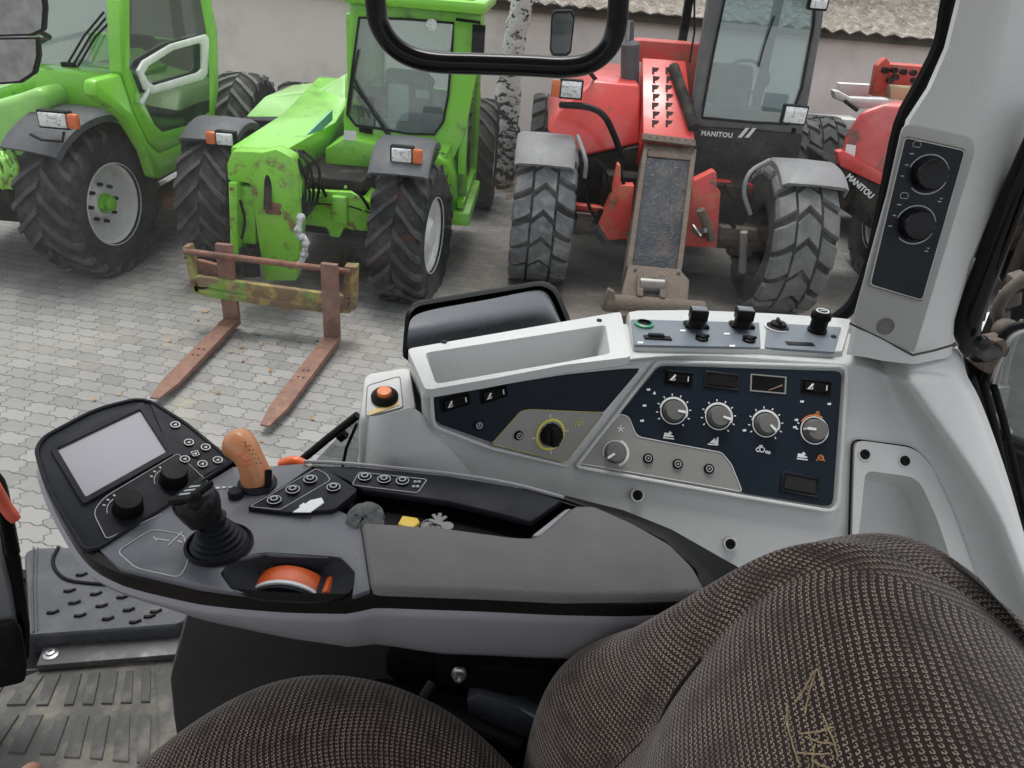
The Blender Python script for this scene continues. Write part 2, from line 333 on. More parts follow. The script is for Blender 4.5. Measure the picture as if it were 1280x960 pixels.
# leaf-sized clump helper for crowns
def leaf_cloud(bm, centre, rad, n, size, squash=(1, 1, 1)):
    for _ in range(n):
        while True:
            d = V([random.uniform(-1, 1) for _ in range(3)])
            if d.length < 1: break
        d = d.normalized()*(d.length**.5)
        p = V(centre) + V((d.x*rad*squash[0], d.y*rad*squash[1], d.z*rad*squash[2]))
        a = V([random.gauss(0, 1) for _ in range(3)]).normalized(); b_ = a.cross(V([random.gauss(0, 1) for _ in range(3)])).normalized()
        s = size*random.uniform(.6, 1.4)
        bm.faces.new([bm.verts.new(p+a*s), bm.verts.new(p+b_*s*.5), bm.verts.new(p-a*s), bm.verts.new(p-b_*s*.5)])
def birch_mat():
    m = bpy.data.materials.new('birch_bark'); m.use_nodes = True; nt = m.node_tree; N = nt.nodes; L = nt.links; b = N['Principled BSDF']; b.inputs['Roughness'].default_value = .85
    tc = N.new('ShaderNodeTexCoord'); mp = N.new('ShaderNodeMapping'); mp.inputs['Scale'].default_value = (5, 5, 9); L.new(tc.outputs['Object'], mp.inputs[0])
    n = N.new('ShaderNodeTexNoise'); n.inputs['Scale'].default_value = 1.5; n.inputs['Detail'].default_value = 5; n.inputs['Roughness'].default_value = .7; L.new(mp.outputs[0], n.inputs['Vector'])
    sx = N.new('ShaderNodeSeparateXYZ'); L.new(tc.outputs['Object'], sx.inputs[0])
    ad = N.new('ShaderNodeMath'); ad.operation = 'MULTIPLY_ADD'; ad.inputs[1].default_value = .05; L.new(sx.outputs['Z'], ad.inputs[0]); L.new(n.outputs['Fac'], ad.inputs[2])
    cr = N.new('ShaderNodeValToRGB'); cr.color_ramp.elements[0].position = .50; cr.color_ramp.elements[0].color = (.02, .018, .015, 1)
    cr.color_ramp.elements[1].position = .56; cr.color_ramp.elements[1].color = (.55, .53, .50, 1); L.new(ad.outputs[0], cr.inputs[0]); L.new(cr.outputs[0], b.inputs['Base Color'])
    bp = N.new('ShaderNodeBump'); bp.inputs['Strength'].default_value = .8; bp.inputs['Distance'].default_value = .03; L.new(n.outputs['Fac'], bp.inputs['Height']); L.new(bp.outputs[0], b.inputs['Normal'])
    return m
bt = thing('birch_tree', 'white birch with black bark patches growing against the shed wall', 'tree', at(625, 228, y=10.0))
bm = nb(); q = [at(618, 232, y=10.0), at(628, 200, y=10.0), at(632, 150, y=10.), at(637, 100, y=10.0), at(644, 50, y=10.), at(653, 0, y=10.), at(664, -60, y=10.), at(668, -200, y=10.), at(662, -420, y=10.)]
tube(bm, q, [.22, .19, .16, .14, .125, .12, .11, .09, .06], 12, smooth=4)
for v in bm.verts: v.co += V((random.uniform(-1, 1), random.uniform(-1, 1), 0))*.012
tk = link('trunk', bm, birch_mat(), bt)
for (a, b_, r_) in (((640, 200), (606, 236), .07), ((636, 30), (664, -40), .05), ((668, -200), (720, -330), .04), ((664, -250), (600, -380), .035)):
    bm = nb(); tube(bm, [at(a[0], a[1], y=10.), at((a[0]+b_[0])/2+4, (a[1]+b_[1])/2, y=9.9), at(b_[0], b_[1], y=9.9)], [r_, r_*.8, r_*.5], 8, smooth=3); link('limb', bm, tk.data.materials[0], bt)
bm = nb()
for _ in range(26): leaf_cloud(bm, V((random.uniform(-1.2, 1.0), 10+random.uniform(-.9, .9), random.uniform(4.3, 6.3))), random.uniform(.3, .6), 130, .04)
link('crown', bm, mat('birch_leaves', (.11, .16, .03), .7, var=.4, vs=3), bt)
# mossy shrub / tree reaching over the roof at the far right
rt = thing('leafy_tree', 'yellow green tree showing above the corrugated roof beside the cab pillar', 'tree', (6.0, 13.6, 0))
bm = nb(); tube(bm, [(6.0, 15.6, 0), (6.05, 15.6, 1.6), (5.9, 15.5, 3.0)], [.16, .13, .08], 8, smooth=3); link('trunk', bm, mat('bark', (.09, .07, .05), .9, var=.3), rt)
bm = nb()
for _ in range(60): leaf_cloud(bm, V((5.9+random.gauss(0, .55), 15.3+random.gauss(0, .5), 3.4+random.gauss(0, .45))), random.uniform(.18, .4), 90, .045)
link('crown', bm, mat('yellow_green_leaves', (.16, .18, .03), .7, var=.5, vs=4), rt)
# leaf litter at the birch foot and scraps on the paving
bm = nb()
def leaf(bm, p, s):
    a = random.uniform(0, 2*PI); u = V((math.cos(a), math.sin(a), random.uniform(-.3, .3)))*s; w = V((-math.sin(a), math.cos(a), random.uniform(-.2, .2)))*s*.5
    bm.faces.new([bm.verts.new(p+u), bm.verts.new(p+w), bm.verts.new(p-u), bm.verts.new(p-w)])
for _ in range(900):
    c0 = at(640, 236, z=0); leaf(bm, V((c0.x+random.gauss(.1, .45), c0.y+random.gauss(.25, .35), random.uniform(.01, .04))), random.uniform(.015, .04))
for _ in range(90): leaf(bm, V((random.uniform(-5, 4), random.uniform(3, 9.5), .012)), random.uniform(.01, .028))
for _ in range(40): leaf(bm, V((random.gauss(-1.9, .3), random.gauss(4.9, .25), .012)), random.uniform(.01, .028))
l = link('leaf_litter', bm, mat('dry_leaves', (.34, .17, .045), .8, var=.5, vs=8)); tag(l, 'scattered orange and brown fallen leaves on the paving', 'leaves', kind='stuff')

# ================================================================= VEHICLES
def wheel(parent, c, R_, w, rr, axis=V((1, 0, 0)), n=22, face=1, style='v', tm=None, hubm=None, seed=0, dish=.55, rimm=None):
    """tyre + rim + hub. face=+1/-1: which way along axis the dished outer side looks. rr rim radius"""
    rnd = random.Random(seed); ax = V(axis).normalized(); up = V((0, 0, 1)); fw = up.cross(ax).normalized(); c = V(c); tm = tm or m_tyre
    def P(a, r, x): return c + (fw*math.cos(a)+up*math.sin(a))*r + ax*x
    # rim first: the part
    bm = nb(); o = face*w*.46
    prof = [(rr*1.0, o), (rr*1.03, o), (rr*1.03, o-face*.02), (rr*.93, o-face*.05), (rr*.9, o-face*w*dish), (rr*.55, o-face*w*dish-face*.01), (rr*.35, o-face*w*(dish-.12)), (rr*.02, o-face*w*(dish-.12))]
    ls = [[P(2*PI*i/36, r, x) for i in range(36)] for r, x in prof]; loops(bm, ls, False, True)
    prof = [(rr*1.0, -o), (rr*.9, -o+face*.05), (rr*.88, 0), (rr*.02, 0)]
    ls = [[P(2*PI*i/36, r, x) for i in range(36)] for r, x in prof]; loops(bm, ls, False, True)
    wh = link('wheel', bm, rimm or m_rim, parent, recalc=True)
    bm = nb()
    hw = w/2
    half = [(rr*.99, hw*.80), (rr*1.06, hw*.93), (rr+(R_-rr)*.45, hw*1.03), (R_*.90, hw*1.0), (R_*.945, hw*.86), (R_*.958, hw*.4), (R_*.96, 0)]
    prof = half + [(r, -x) for r, x in half[-2::-1]]
    SG = 48; ls = [[P(2*PI*i/SG, r, x) for i in range(SG)] for r, x in prof]; loops(bm, ls, False, False)
    da = 2*PI/n
    for k in range(n):
        for sd in (1, -1):
            a0 = da*(k + (.5 if sd < 0 else 0)); 
            if style == 'b' and sd > 0:
                L0 = []
                for x, sa in ((-.36, .34), (0, 0), (.36, .34)):
                    A = da*(k+.25+sa); W_ = da*.70; L0.append([P(A-W_*.5, R_, x*hw), P(A+W_*.5, R_, x*hw), P(A+W_*.6, R_*.945, x*hw), P(A-W_*.6, R_*.945, x*hw)])
                loops(bm, L0, mi=1)
            if style == 'v': st = [(0.02, R_, 0, .30), (.35, R_, .34, .26), (.78, R_*.995, .80, .27), (1.02, R_*.955, .98, .30), (1.05, R_*.89, 1.08, .28)]
            else: st = [(.45, R_, -.02, .66), (.75, R_, .14, .68), (.97, R_*.985, .22, .70), (1.05, R_*.93, .26, .68)]
            L1 = []
            jit = rnd.uniform(-.03, .03)
            for x, r, sa, wd in st:
                A = a0 + da*(sa+jit)*1.15; W_ = da*wd*.95
                L1.append([P(A-W_*.5, r, sd*x*hw), P(A+W_*.5, r, sd*x*hw), P(A+W_*.62, r-R_*.055, sd*x*hw*.985), P(A-W_*.62, r-R_*.055, sd*x*hw*.985)])
            loops(bm, L1, mi=1)
    link('tyre', bm, [m_tyregroove, tm], wh, smooth=30)
    if hubm:
        bm = nb(); hc = c + ax*(o-face*w*(dish-.12)); lathe(bm, hc, ax*face, [(rr*.25, -.01), (rr*.25, .02), (rr*.19, .03), (rr*.18, .07), (rr*.13, .085), (0.001, .09)], 20)
        for k in range(8):
            a = 2*PI*k/8; lathe(bm, P(a, rr*.47, o-face*w*(dish-.10)), ax*face, [(.015, -.02), (.015, .02), (.001, .02)], 6, mi=1)
        link('hub', bm, [hubm, m_underside], wh)
    return wh
def fender(parent, c, R_, w, a0, a1, m, axis=V((1, 0, 0)), t=.02, lip=.05, name='fender'):
    ax = V(axis); up = V((0, 0, 1)); fw = up.cross(ax); c = V(c); bm = nb(); ls = []; n = 16
    for i in range(n+1):
        a = R(a0+(a1-a0)*i/n)
        d = fw*math.cos(a)+up*math.sin(a); hw = w/2
        o_ = [(-hw, -lip), (-hw, 0), (-hw*.85, .025), (0, .032), (hw*.85, .025), (hw, 0), (hw, -lip), (hw-.015, -lip), (hw-.02, -.01), (0, .01), (-hw+.02, -.01), (-hw+.015, -lip)]
        ls.append([c+d*(R_+h)+ax*x for x, h in o_])
    loops(bm, ls); return link(name, bm, m, parent, smooth=50)
def slab(name, pts, m, parent, y=None, x=None, z=None, t=.05, bevel=.008, r=0):
    P = [at(a, b, x=x, y=y, z=z) for a, b in pts]
    if r: P = rounded(P, r)
    bm = nb(); prism(bm, P, (0, t, 0) if y is not None else ((-t, 0, 0) if x is not None else (0, 0, -t))); return link(name, bm, m, parent, bevel=bevel)
def lampunit(parent, c, w, h, amber=None, name='headlight', d=.07):
    """c centre; lens faces the camera side (-y)"""
    c = V(c); bm = nb(); box(bm, c+V((0, d/2, 0)), (w+.03, d, h+.03)); hb = link(name, bm, m_black, parent, bevel=.01)
    bm = nb(); box(bm, c+V((0, -.004, 0)), (w, .02, h)); link('lens', bm, m_lamp, hb, bevel=.008)
    if amber:
        bm = nb(); box(bm, c+V((amber*(w/2+.045), .01, 0)), (.075, .05, h*1.05)); link('indicator', bm, m_amber, hb, bevel=.012)
    return hb

# ---------------------------------------------------------------- centre green telehandler
G = thing('telehandler', 'lime green telehandler with rusty pallet forks lowered to the paving', 'telehandler', (-1.85, 6.8, 0))
wheel(G, at(508, 297, y=6.22)+V((.05, 0, .045)), .60, .42, .31, n=20, face=1, seed=1, dish=.16, axis=V((1, -.13, 0)))
wheel(G, (at(252, 250, y=6.45).x+.22, 6.45, .60), .60, .40, .29, n=20, face=-1, seed=2)
wheel(G, (-.62, 9.0, .60), .60, .40, .29, n=20, face=1, seed=3, dish=.4)
wheel(G, (-2.65, 9.0, .60), .60, .40, .29, n=20, face=-1, seed=4)
fc = at(508, 297, y=6.22); fender(G, (fc.x, fc.y, .6), .66, .46, 50, 132, m_fender)
fc2 = at(252, 250, y=6.45); fender(G, (fc2.x+.24, 6.45, .6), .64, .44, 62, 122, m_fender)
hl = at(502, 194, y=5.85); lampunit(G, hl, .15, .10, amber=1)
hl = at(281, 174, y=6.1); lampunit(G, hl, .13, .09, amber=-1)
# cab
yb = 6.75
outer = [(437, 2), (520, 3), (603, 10), (602, 60), (590, 120), (582, 165), (560, 214), (520, 212), (470, 206), (432, 196), (429, 150), (436, 100)]
inner = [(449, 22), (510, 24), (567, 29), (565, 60), (560, 120), (554, 152), (543, 168), (510, 167), (470, 160), (445, 157), (434, 143), (440, 90)]
bm = nb(); frame(bm, [at(a, b, y=yb) for a, b in outer], [at(a, b, y=yb) for a, b in inner], (0, .09, 0)); cabf = link('cab_frame', bm, m_green, G, bevel=.012)
bm = nb(); prism(bm, [at(a, b, y=yb-.004) for a, b in inner], (0, .008, 0)); link('windscreen', bm, m_cabglass, G)
bm = nb(); tube(bm, [at(a, b, y=yb-.012) for a, b in inner], .011, 6, closed=True); link('windscreen_seal', bm, m_black, G)
ctr = at(603, 10, y=yb); ctl = at(437, 2, y=yb)
bm = nb(); box(bm, ((ctr.x+ctl.x)/2, yb+.62, ctr.z+.0), (ctr.x-ctl.x+.06, 1.5, .09)); box(bm, ((ctr.x+ctl.x)/2, yb+.62, ctr.z+.06), (ctr.x-ctl.x-.14, 1.2, .06)); link('cab_roof', bm, m_green, G, bevel=.03)
rx = at(586, 140, y=yb).x; bm = nb()
for (y0, z1, y1, z2) in ((yb+.05, .9, yb+.05, 2.1), (yb+1.3, .9, yb+1.3, 2.1), (yb+.05, .62, yb+1.3, .62), (yb+.05, 2.08, yb+1.3, 2.08), (yb+.3, .62, yb+.05, 1.0)): bar(bm, (rx-.04, y0, z1), (rx-.04, y1, z2), .07)
link('door_frame', bm, m_green, G, bevel=.01)
bm = nb(); box(bm, (rx-.04, yb+.68, 1.4), (.01, 1.2, 1.35)); link('door_glass', bm, m_darkglass, G)
lx = at(432, 120, y=yb).x; bm = nb(); box(bm, (lx+.03, yb+.7, 1.35), (.05, 1.3, 1.5)); link('side_panel', bm, m_green, G, bevel=.01)
bm = nb()
box(bm, ((lx+rx)/2, yb+1.32, .95), (rx-lx, .05, .9)); bar(bm, (lx+.05, yb+1.32, 1.4), (lx+.05, yb+1.32, 2.15), .07); bar(bm, (rx-.1, yb+1.32, 1.4), (rx-.1, yb+1.32, 2.15), .07); link('cab_back', bm, m_green, G)
bm = nb(); sc = at(500, 125, y=7.4); box(bm, sc+V((.05, .15, .0)), (.42, .12, .5)); box(bm, sc+V((.05, -.1, -.28)), (.42, .45, .12)); link('cab_seat', bm, mat('grey_seat', (.2, .22, .22), .8), G, bevel=.05, seg=3)
bm = nb(); sw = at(478, 120, y=7.1); tube(bm, [sw+V((.17*math.cos(a), .09*math.sin(a), .14*math.sin(a))) for a in [2*PI*i/24 for i in range(24)]], .014, 6, closed=True); tube(bm, [sw, sw+V((0, -.15, -.35))], .03); box(bm, sw+V((0, -.2, -.3)), (.35, .25, .28)); link('steering_wheel', bm, mat('pale_dash', (.3, .34, .33), .6), G, bevel=.01)
bm = nb(); cz = at(500, 150, y=7.0)
box(bm, (cz.x-.25, 7.0, cz.z+.05), (.16, .5, .35)); link('dash_box', bm, m_blackmatte, G, bevel=.02); bm = nb(); box(bm, (cz.x+.28, 7.15, cz.z+.02), (.14, .6, .22)); tube(bm, [(cz.x+.28, 7.0, cz.z+.1), (cz.x+.27, 6.98, cz.z+.32)], .02, 8); lathe(bm, (cz.x+.27, 6.98, cz.z+.32), (0, 0, 1), [(.03, 0), (.035, .03), (.01, .06)], 10); link('cab_controls', bm, m_blackmatte, G, bevel=.02)
bm = nb(); box(bm, at(498, 128, y=6.98), (.18, .05, .30)); box(bm, at(528, 118, y=6.98), (.12, .03, .07)); link('pale_panel', bm, m_white, G, bevel=.02)
bm = nb(); tube(bm, [at(485, 170, y=yb-.05), at(452, 118, y=yb-.03), at(440, 95, y=yb-.03)], .010, 6); tube(bm, [at(489, 170, y=yb-.05), at(442, 108, y=yb-.03)], .007, 6); tube(bm, [at(448, 62, y=yb-.03), at(440, 105, y=yb-.03), at(436, 142, y=yb-.03)], .009, 6); link('wiper', bm, m_black, G)
bm = nb(); mc = at(598, 50, y=6.65); box(bm, mc, (.10, .06, .22)); tube(bm, [mc+V((0, 0, .1)), at(600, 28, y=6.65), at(570, 24, y=6.7)], .012); link('mirror', bm, m_black, G, bevel=.015)
bm = nb(); wl = at(540, 30, y=6.7); lathe(bm, wl, (0, -1, -.2), [(.03, -.05), (.045, .0), (.045, .02), (.001, .025)], 16); link('work_light', bm, m_lamp, G)
# body below the cab
slab('front_cowl', [(406, 186), (432, 172), (470, 180), (560, 190), (556, 204), (470, 206), (463, 230), (406, 222)], m_green, G, y=6.45, t=.45, bevel=.02)
bm = nb(); q = [at(546, 196, y=6.25), at(560, 206, y=6.4), at(569, 228, y=6.6), at(572, 262, y=6.9), at(564, 274, y=6.9), at(556, 262, y=6.6), at(551, 232, y=6.4), at(540, 208, y=6.25)]; prism(bm, q, (0, .5, 0)); link('wing_panel', bm, m_green, G, bevel=.015)
bm = nb(); box(bm, (rx-.1, yb+.6, .5), (.3, 1.2, .12)); link('step', bm, m_green2, G, bevel=.015)
bm = nb(); box(bm, (-1.75, 7.6, .75), (.9, 3.2, .45)); link('chassis', bm, m_underside, G, bevel=.03)
bm = nb()
prism(bm, [at(a, b, y=5.95) for a, b in [(370, 237), (438, 240), (468, 255), (470, 290), (440, 288), (430, 285), (424, 298), (412, 296), (408, 285), (372, 280)]], (0, .35, 0))
prism(bm, [at(a, b, y=6.1) for a, b in [(375, 215), (440, 226), (442, 242), (372, 238)]], (0, .3, 0))
box(bm, at(425, 262, y=5.93), (.12, .06, .22)); link('front_axle', bm, m_green2, G, bevel=.015)
bm = nb(); bar(bm, (-2.7, 6.4, .55), (-1.0, 6.25, .52), .2); link('axle_beam', bm, m_underside, G, bevel=.03)
# engine hood on the far side of the boom
bm = nb(); hp = [at(303, 148, y=7.6), at(330, 120, y=8.0), at(400, 112, y=8.0), at(432, 92, y=8.0), at(432, 150, y=7.6)]; prism(bm, hp, (0, .9, -.02)); link('engine_hood', bm, mat('pale_lime_hood', (.30, .58, .17), .35, coat=.3), G, bevel=.04)
bm = nb(); prism(bm, [at(296, 150, y=7.45), at(352, 150, y=7.45), at(345, 172, y=7.4), at(296, 170, y=7.4)], (0, .8, 0)); link('grille', bm, m_black, G, bevel=.02)
# boom: long beam from high behind the cab down to the head
bm = nb(); A1, A2 = at(430, 60, y=8.6), at(332, 190, y=5.75); up = V((0, .25, 1)).normalized()
L0 = [at(398, 95, y=8.6), at(452, 100, y=8.6), at(452, 170, y=8.3), at(400, 160, y=8.3)]
L1 = [at(318, 162, y=6.4), at(402, 170, y=6.4), at(396, 215, y=6.4), at(318, 210, y=6.4)]
L2 = [at(288, 183, y=5.72), at(352, 190, y=5.72), at(350, 230, y=5.75), at(288, 222, y=5.75)]
L1 = [at(352, 142, y=7.0), at(420, 152, y=7.0), at(400, 214, y=6.7), at(352, 205, y=6.7)]
loops(bm, [L0, L1, L2]); boom = link('boom', bm, m_green, G, bevel=.02)
bm = nb(); prism(bm, [at(375+i*13, 186-i*12, y=6.25+i*.19) for i in (0, 1, 2, 3)]+[at(375+i*13, 175-i*12.5, y=6.25+i*.19) for i in (3, 2, 1, 0)], (.012, 0, 0)); link('lettering_panel', bm, mat('teal_decal', (.12, .35, .30), .5), boom)
# head going down to the carriage
bm = nb()
prism(bm, [at(a, b, y=5.55) for a, b in [(283, 205), (290, 188), (328, 190), (345, 186), (366, 197), (374, 230), (376, 285), (370, 352), (330, 352), (322, 300), (312, 230), (284, 226)]], (0, .16, 0))
link('boom_head', bm, m_green2, G, bevel=.02)
bm = nb(); prism(bm, [at(a, b, y=5.50) for a, b in [(285, 228), (296, 229), (298, 328), (288, 326)]], (0, .2, 0)); prism(bm, [at(a, b, y=5.58) for a, b in [(297, 232), (318, 234), (320, 306), (300, 304)]], (0, .1, 0)); link('head_cheek', bm, m_green2, G, bevel=.012)
bm = nb(); tube(bm, [at(334, 262, y=5.5), at(336, 205, y=5.6)], .028, 12); link('tilt_rod', bm, m_underside, G); bm = nb(); tube(bm, [at(312, 310, y=5.55), at(314, 345, y=5.5)], .07, 12); link('tilt_cylinder', bm, m_underside, G)
bm = nb()
for i in range(6):
    a = at(358+i*4, 188, y=5.75); b_ = at(372+i*5, 232+i*3, y=5.6+.03*i); tube(bm, [a, (a+b_)/2+V((.04*(i % 3), -.05, .07)), b_, at(380+i, 268, y=5.6)], .011, 6, smooth=4)
link('hydraulic_hose', bm, m_black, G)
bm = nb(); pr = smooth_path([at(376, 272, y=5.4), at(373, 292, y=5.38), at(382, 300, y=5.36), at(380, 318, y=5.36), at(374, 335, y=5.36)], 4); tube(bm, pr, .022, 8)
for p in pr[::3]: lathe(bm, p, (.3, -1, .2), [(.03, -.02), (.034, 0), (.02, .03), (.001, .035)], 8)
link('coupling', bm, mat('pale_coupling', (.55, .57, .58), .4, .3, dirt=[(GRIME, 30, .5, .6, .6)]), G)
for a, b in ((352, 262), (340, 205), (366, 212), (360, 338)): bm = nb(); lathe(bm, at(a, b, y=5.545), (0, -1, 0), [(.012, 0), (.011, .01), (.001, .011)], 6); link('bolt', bm, m_green2, G)
for a, b in ((384, 225), (432, 234), (385, 270), (455, 262), (460, 280), (400, 245)): bm = nb(); lathe(bm, at(a, b, y=5.94), (0, -1, 0), [(.014, 0), (.012, .014), (.001, .015)], 6); link('bolt', bm, m_green2, G)
bm = nb()
tube(bm, [at(408, 206, y=6.44), at(460, 212, y=6.44)], .004, 5); link('panel_seam', bm, m_underside, G); bm = nb(); tube(bm, [at(470, 182, y=6.44), at(556, 192, y=6.44)], .004, 5); link('panel_seam', bm, m_underside, G); bm = nb(); tube(bm, [at(372, 252, y=5.94), at(438, 258, y=5.94), at(468, 268, y=5.94)], .006, 5); link('panel_seam', bm, m_underside, G)
bm = nb(); prism(bm, [at(a, b, y=6.44) for a, b in [(430, 163), (445, 164), (445, 176), (430, 175)]], (0, .004, 0)); link('pale_sticker', bm, m_white, G)
for pts, r_ in (([(366, 215), (385, 222), (400, 232), (408, 246)], .013), ([(372, 250), (384, 262), (380, 276)], .012), ([(440, 236), (452, 246), (462, 262)], .013), ([(300, 250), (306, 275), (302, 298)], .011)):
    bm = nb(); tube(bm, [at(a, b, y=5.9 if a > 360 else 5.48) for a, b in pts], r_, 8, smooth=4); link('hose', bm, m_black, G)
for a, b in ((289, 236), (291, 320), (436, 350), (434, 376), (232, 322), (240, 352)):
    bm = nb(); lathe(bm, at(a, b, y=5.49 if a in (289, 291) else 5.11), (0, -1, 0), [(.014, 0), (.012, .01), (.001, .011)], 6); link('bolt', bm, m_rustbrown, G)
bm = nb(); prism(bm, [at(a, b, y=5.56) for a, b in [(333, 252), (352, 254), (352, 268), (333, 266)]], (0, -.03, 0)); link('valve_block', bm, m_rustbrown, G, bevel=.006)
# carriage and forks
bm = nb(); yc = 5.12
prism(bm, [at(a, b, y=yc) for a, b in [(240, 356), (262, 358), (350, 376), (440, 382), (438, 392), (410, 392), (300, 378), (262, 372), (243, 366)]], (0, .07, 0))
prism(bm, [at(a, b, y=yc+.0) for a, b in [(243, 345), (440, 372), (440, 388), (243, 362)]], (0, .05, 0))
prism(bm, [at(a, b, y=yc) for a, b in [(227, 309), (236, 308), (250, 366), (241, 366)]], (0, .09, 0))
prism(bm, [at(a, b, y=yc) for a, b in [(430, 333), (446, 334), (444, 388), (428, 390)]], (0, .09, 0))
car = link('fork_carriage', bm, m_yellowrust, G, bevel=.008)
bm = nb(); tube(bm, [at(230, 314, y=yc), at(438, 340, y=yc)], .024, 10); prism(bm, [at(a, b, y=yc+.06) for a, b in [(246, 325), (285, 335), (285, 350), (248, 342)]], (0, .04, 0)); 
prism(bm, [at(a, b, y=yc+.06) for a, b in [(355, 362), (425, 368), (425, 376), (355, 372)]], (0, .04, 0)); link('carriage_bar', bm, m_rustbrown, car, bevel=.004)
def fork(top, heel, tip, y, w):
    bm = nb(); T = at(*top, y=y); H_ = at(*heel, z=.09); Tp = at(*tip, z=.07)
    d = (Tp-H_); d.z = 0; d.normalize(); s = V((d.y, -d.x, 0))*(-w/2)
    up_ = V((0, 0, 1))
    A = H_-d*.02
    prism(bm, [A-s, A+s, A+s+up_*(T.z-.09), A-s+up_*(T.z-.09)], -d*.045)
    L_ = [[H_-s-up_*.0-d*.06, H_+s-d*.06, H_+s-up_*.05-d*.06, H_-s-up_*.05-d*.06], [H_.lerp(Tp, .82)-s, H_.lerp(Tp, .82)+s, H_.lerp(Tp, .82)+s-up_*.03, H_.lerp(Tp, .82)-s-up_*.03],
          [Tp-s*.5, Tp+s*.5, Tp+s*.5-up_*.012, Tp-s*.5-up_*.012]]
    loops(bm, L_)
    for k in (.42, .5):
        for q_ in (-.3, .3): lathe(bm, H_.lerp(Tp, k)+s*q_+V((0, 0, -.0)), (0, 0, 1), [(.009, 0), (.009, .003), (.001, .003)], 8, mi=1)
    link('fork', bm, [m_forkrust, m_black], car, bevel=.004)
fork((280, 312), (287, 400), (193, 497), 5.06, .115)
fork((414, 332), (413, 423), (331, 531), 4.98, .115)

# ---------------------------------------------------------------- left green telehandler
Lm = thing('telehandler', 'lime green telehandler with white door handle frame, partly cut off beside the fork machine', 'telehandler', (-3.9, 7.0, 0))
SX = -3.12
wheel(Lm, (SX-.46, 6.12, .58), .60, .47, .325, n=20, face=1, hubm=m_green, seed=5, dish=.34, axis=V((1, -.16, 0)))
wheel(Lm, (SX-.15, 8.95, .62), .64, .46, .33, n=20, face=1, tm=m_tyredusty, seed=6, hubm=m_green)
wheel(Lm, (-5.4, 6.2, .62), .64, .46, .33, n=20, face=-1, seed=6)
fender(Lm, (SX-.46, 6.14, .60), .69, .54, 28, 138, m_fender, axis=V((1, -.30, 0)).normalized())
hl = at(66, 150, y=5.62); lampunit(Lm, hl, .20, .10, amber=1)
bm = nb(); tube(bm, [at(38, 168, y=5.55), at(52, 175, y=5.5), at(78, 177, y=5.5), at(80, 165, y=5.5)], .01, 6); link('lamp_guard', bm, m_black, Lm)
# side body (cab door opening framed in green) on plane x=SX
def sx(*p): return [at(a, b, x=SX) for a, b in p]
do = [(148, 0), (262, -6), (272, 40), (273, 110), (268, 148), (240, 172), (200, 190), (186, 178), (168, 140), (152, 90)]
di = [(162, 0), (250, -2), (258, 40), (262, 100), (262, 140), (238, 156), (203, 165), (193, 156), (176, 120), (162, 85)]
bm = nb(); frame(bm, sx(*do), sx(*di), (-.09, 0, 0)); link('door_frame', bm, m_green, Lm, bevel=.02)
bm = nb(); prism(bm, sx(*di), (-.01, 0, 0)); link('door_glass', bm, m_darkglass, Lm)
bm = nb(); prism(bm, [at(a, b, x=SX-.03) for a, b in [(218, -4), (226, -4), (247, 150), (240, 154)]], (-.06, 0, 0)); link('inner_post', bm, m_green, Lm, bevel=.01)
bm = nb(); ho = [(173, 88), (180, 76), (215, 55), (258, 43), (262, 48), (260, 93), (254, 100), (190, 118), (182, 112)]; hi = [(181, 92), (186, 83), (217, 63), (250, 54), (253, 58), (253, 86), (248, 91), (194, 107), (187, 103)]
frame(bm, [at(a, b, x=SX+.05) for a, b in ho], [at(a, b, x=SX+.05) for a, b in hi], (-.025, 0, 0)); bar(bm, at(186, 112, x=SX+.05), at(176, 130, x=SX+.02), .03); link('handle_frame', bm, m_white, Lm, bevel=.008)
bm = nb(); q = sx((152, 92), (168, 140), (186, 178), (200, 190), (240, 172), (270, 150), (275, 162), (262, 186), (235, 205), (202, 224), (194, 222), (184, 190), (160, 150), (120, 120), (120, 100)); prism(bm, q, (-.10, 0, 0)); link('sill_panel', bm, m_green, Lm, bevel=.03)
bm = nb(); q = [at(a, b, y=6.3) for a, b in [(40, 84), (148, 96), (150, 122), (158, 160), (120, 148), (90, 146), (40, 150)]]; prism(bm, q, (0, .6, 0)); link('front_cowl', bm, m_green, Lm, bevel=.04)
# windscreen with frame
wo = [(28, -20), (160, -20), (158, 95), (36, 92)]; wi = [(40, -16), (146, -16), (146, 84), (46, 80)]
bm = nb(); frame(bm, [at(a, b, y=6.6) for a, b in wo], [at(a, b, y=6.6) for a, b in wi], (0, .08, 0)); link('windscreen_frame', bm, m_green, Lm, bevel=.015)
bm = nb(); prism(bm, [at(a, b, y=6.6) for a, b in wi], (0, .008, 0)); link('windscreen', bm, m_cabglass, Lm)
bm = nb(); box(bm, (SX-.6, 7.2, 2.32), (1.2, 1.5, .12)); link('cab_roof', bm, m_green, Lm, bevel=.04)
bm = nb(); box(bm, (SX-.6, 7.25, 1.15), (.42, .45, .14)); box(bm, (SX-.6, 7.5, 1.45), (.42, .12, .55)); link('cab_seat', bm, m_blackmatte, Lm, bevel=.05)
bm = nb(); box(bm, (SX-.62, 7.55, .78), (1.05, 1.1, .3)); box(bm, (SX-.75, 8.05, 1.2), (1.1, .1, .9)); bar(bm, (SX-.1, 8.05, 1.5), (SX-.1, 8.05, 2.3), .08); link('cab_tub', bm, m_green2, Lm, bevel=.03)
bm = nb(); 
for o_ in (0, 8, 15): tube(bm, [at(82+o_, 84, y=6.5), at(105+o_, 45, y=6.53), at(130+o_//3, 15+o_, y=6.56)], .009, 6)
box(bm, at(86, 82, y=6.5), (.1, .05, .05)); link('wiper', bm, m_black, Lm)
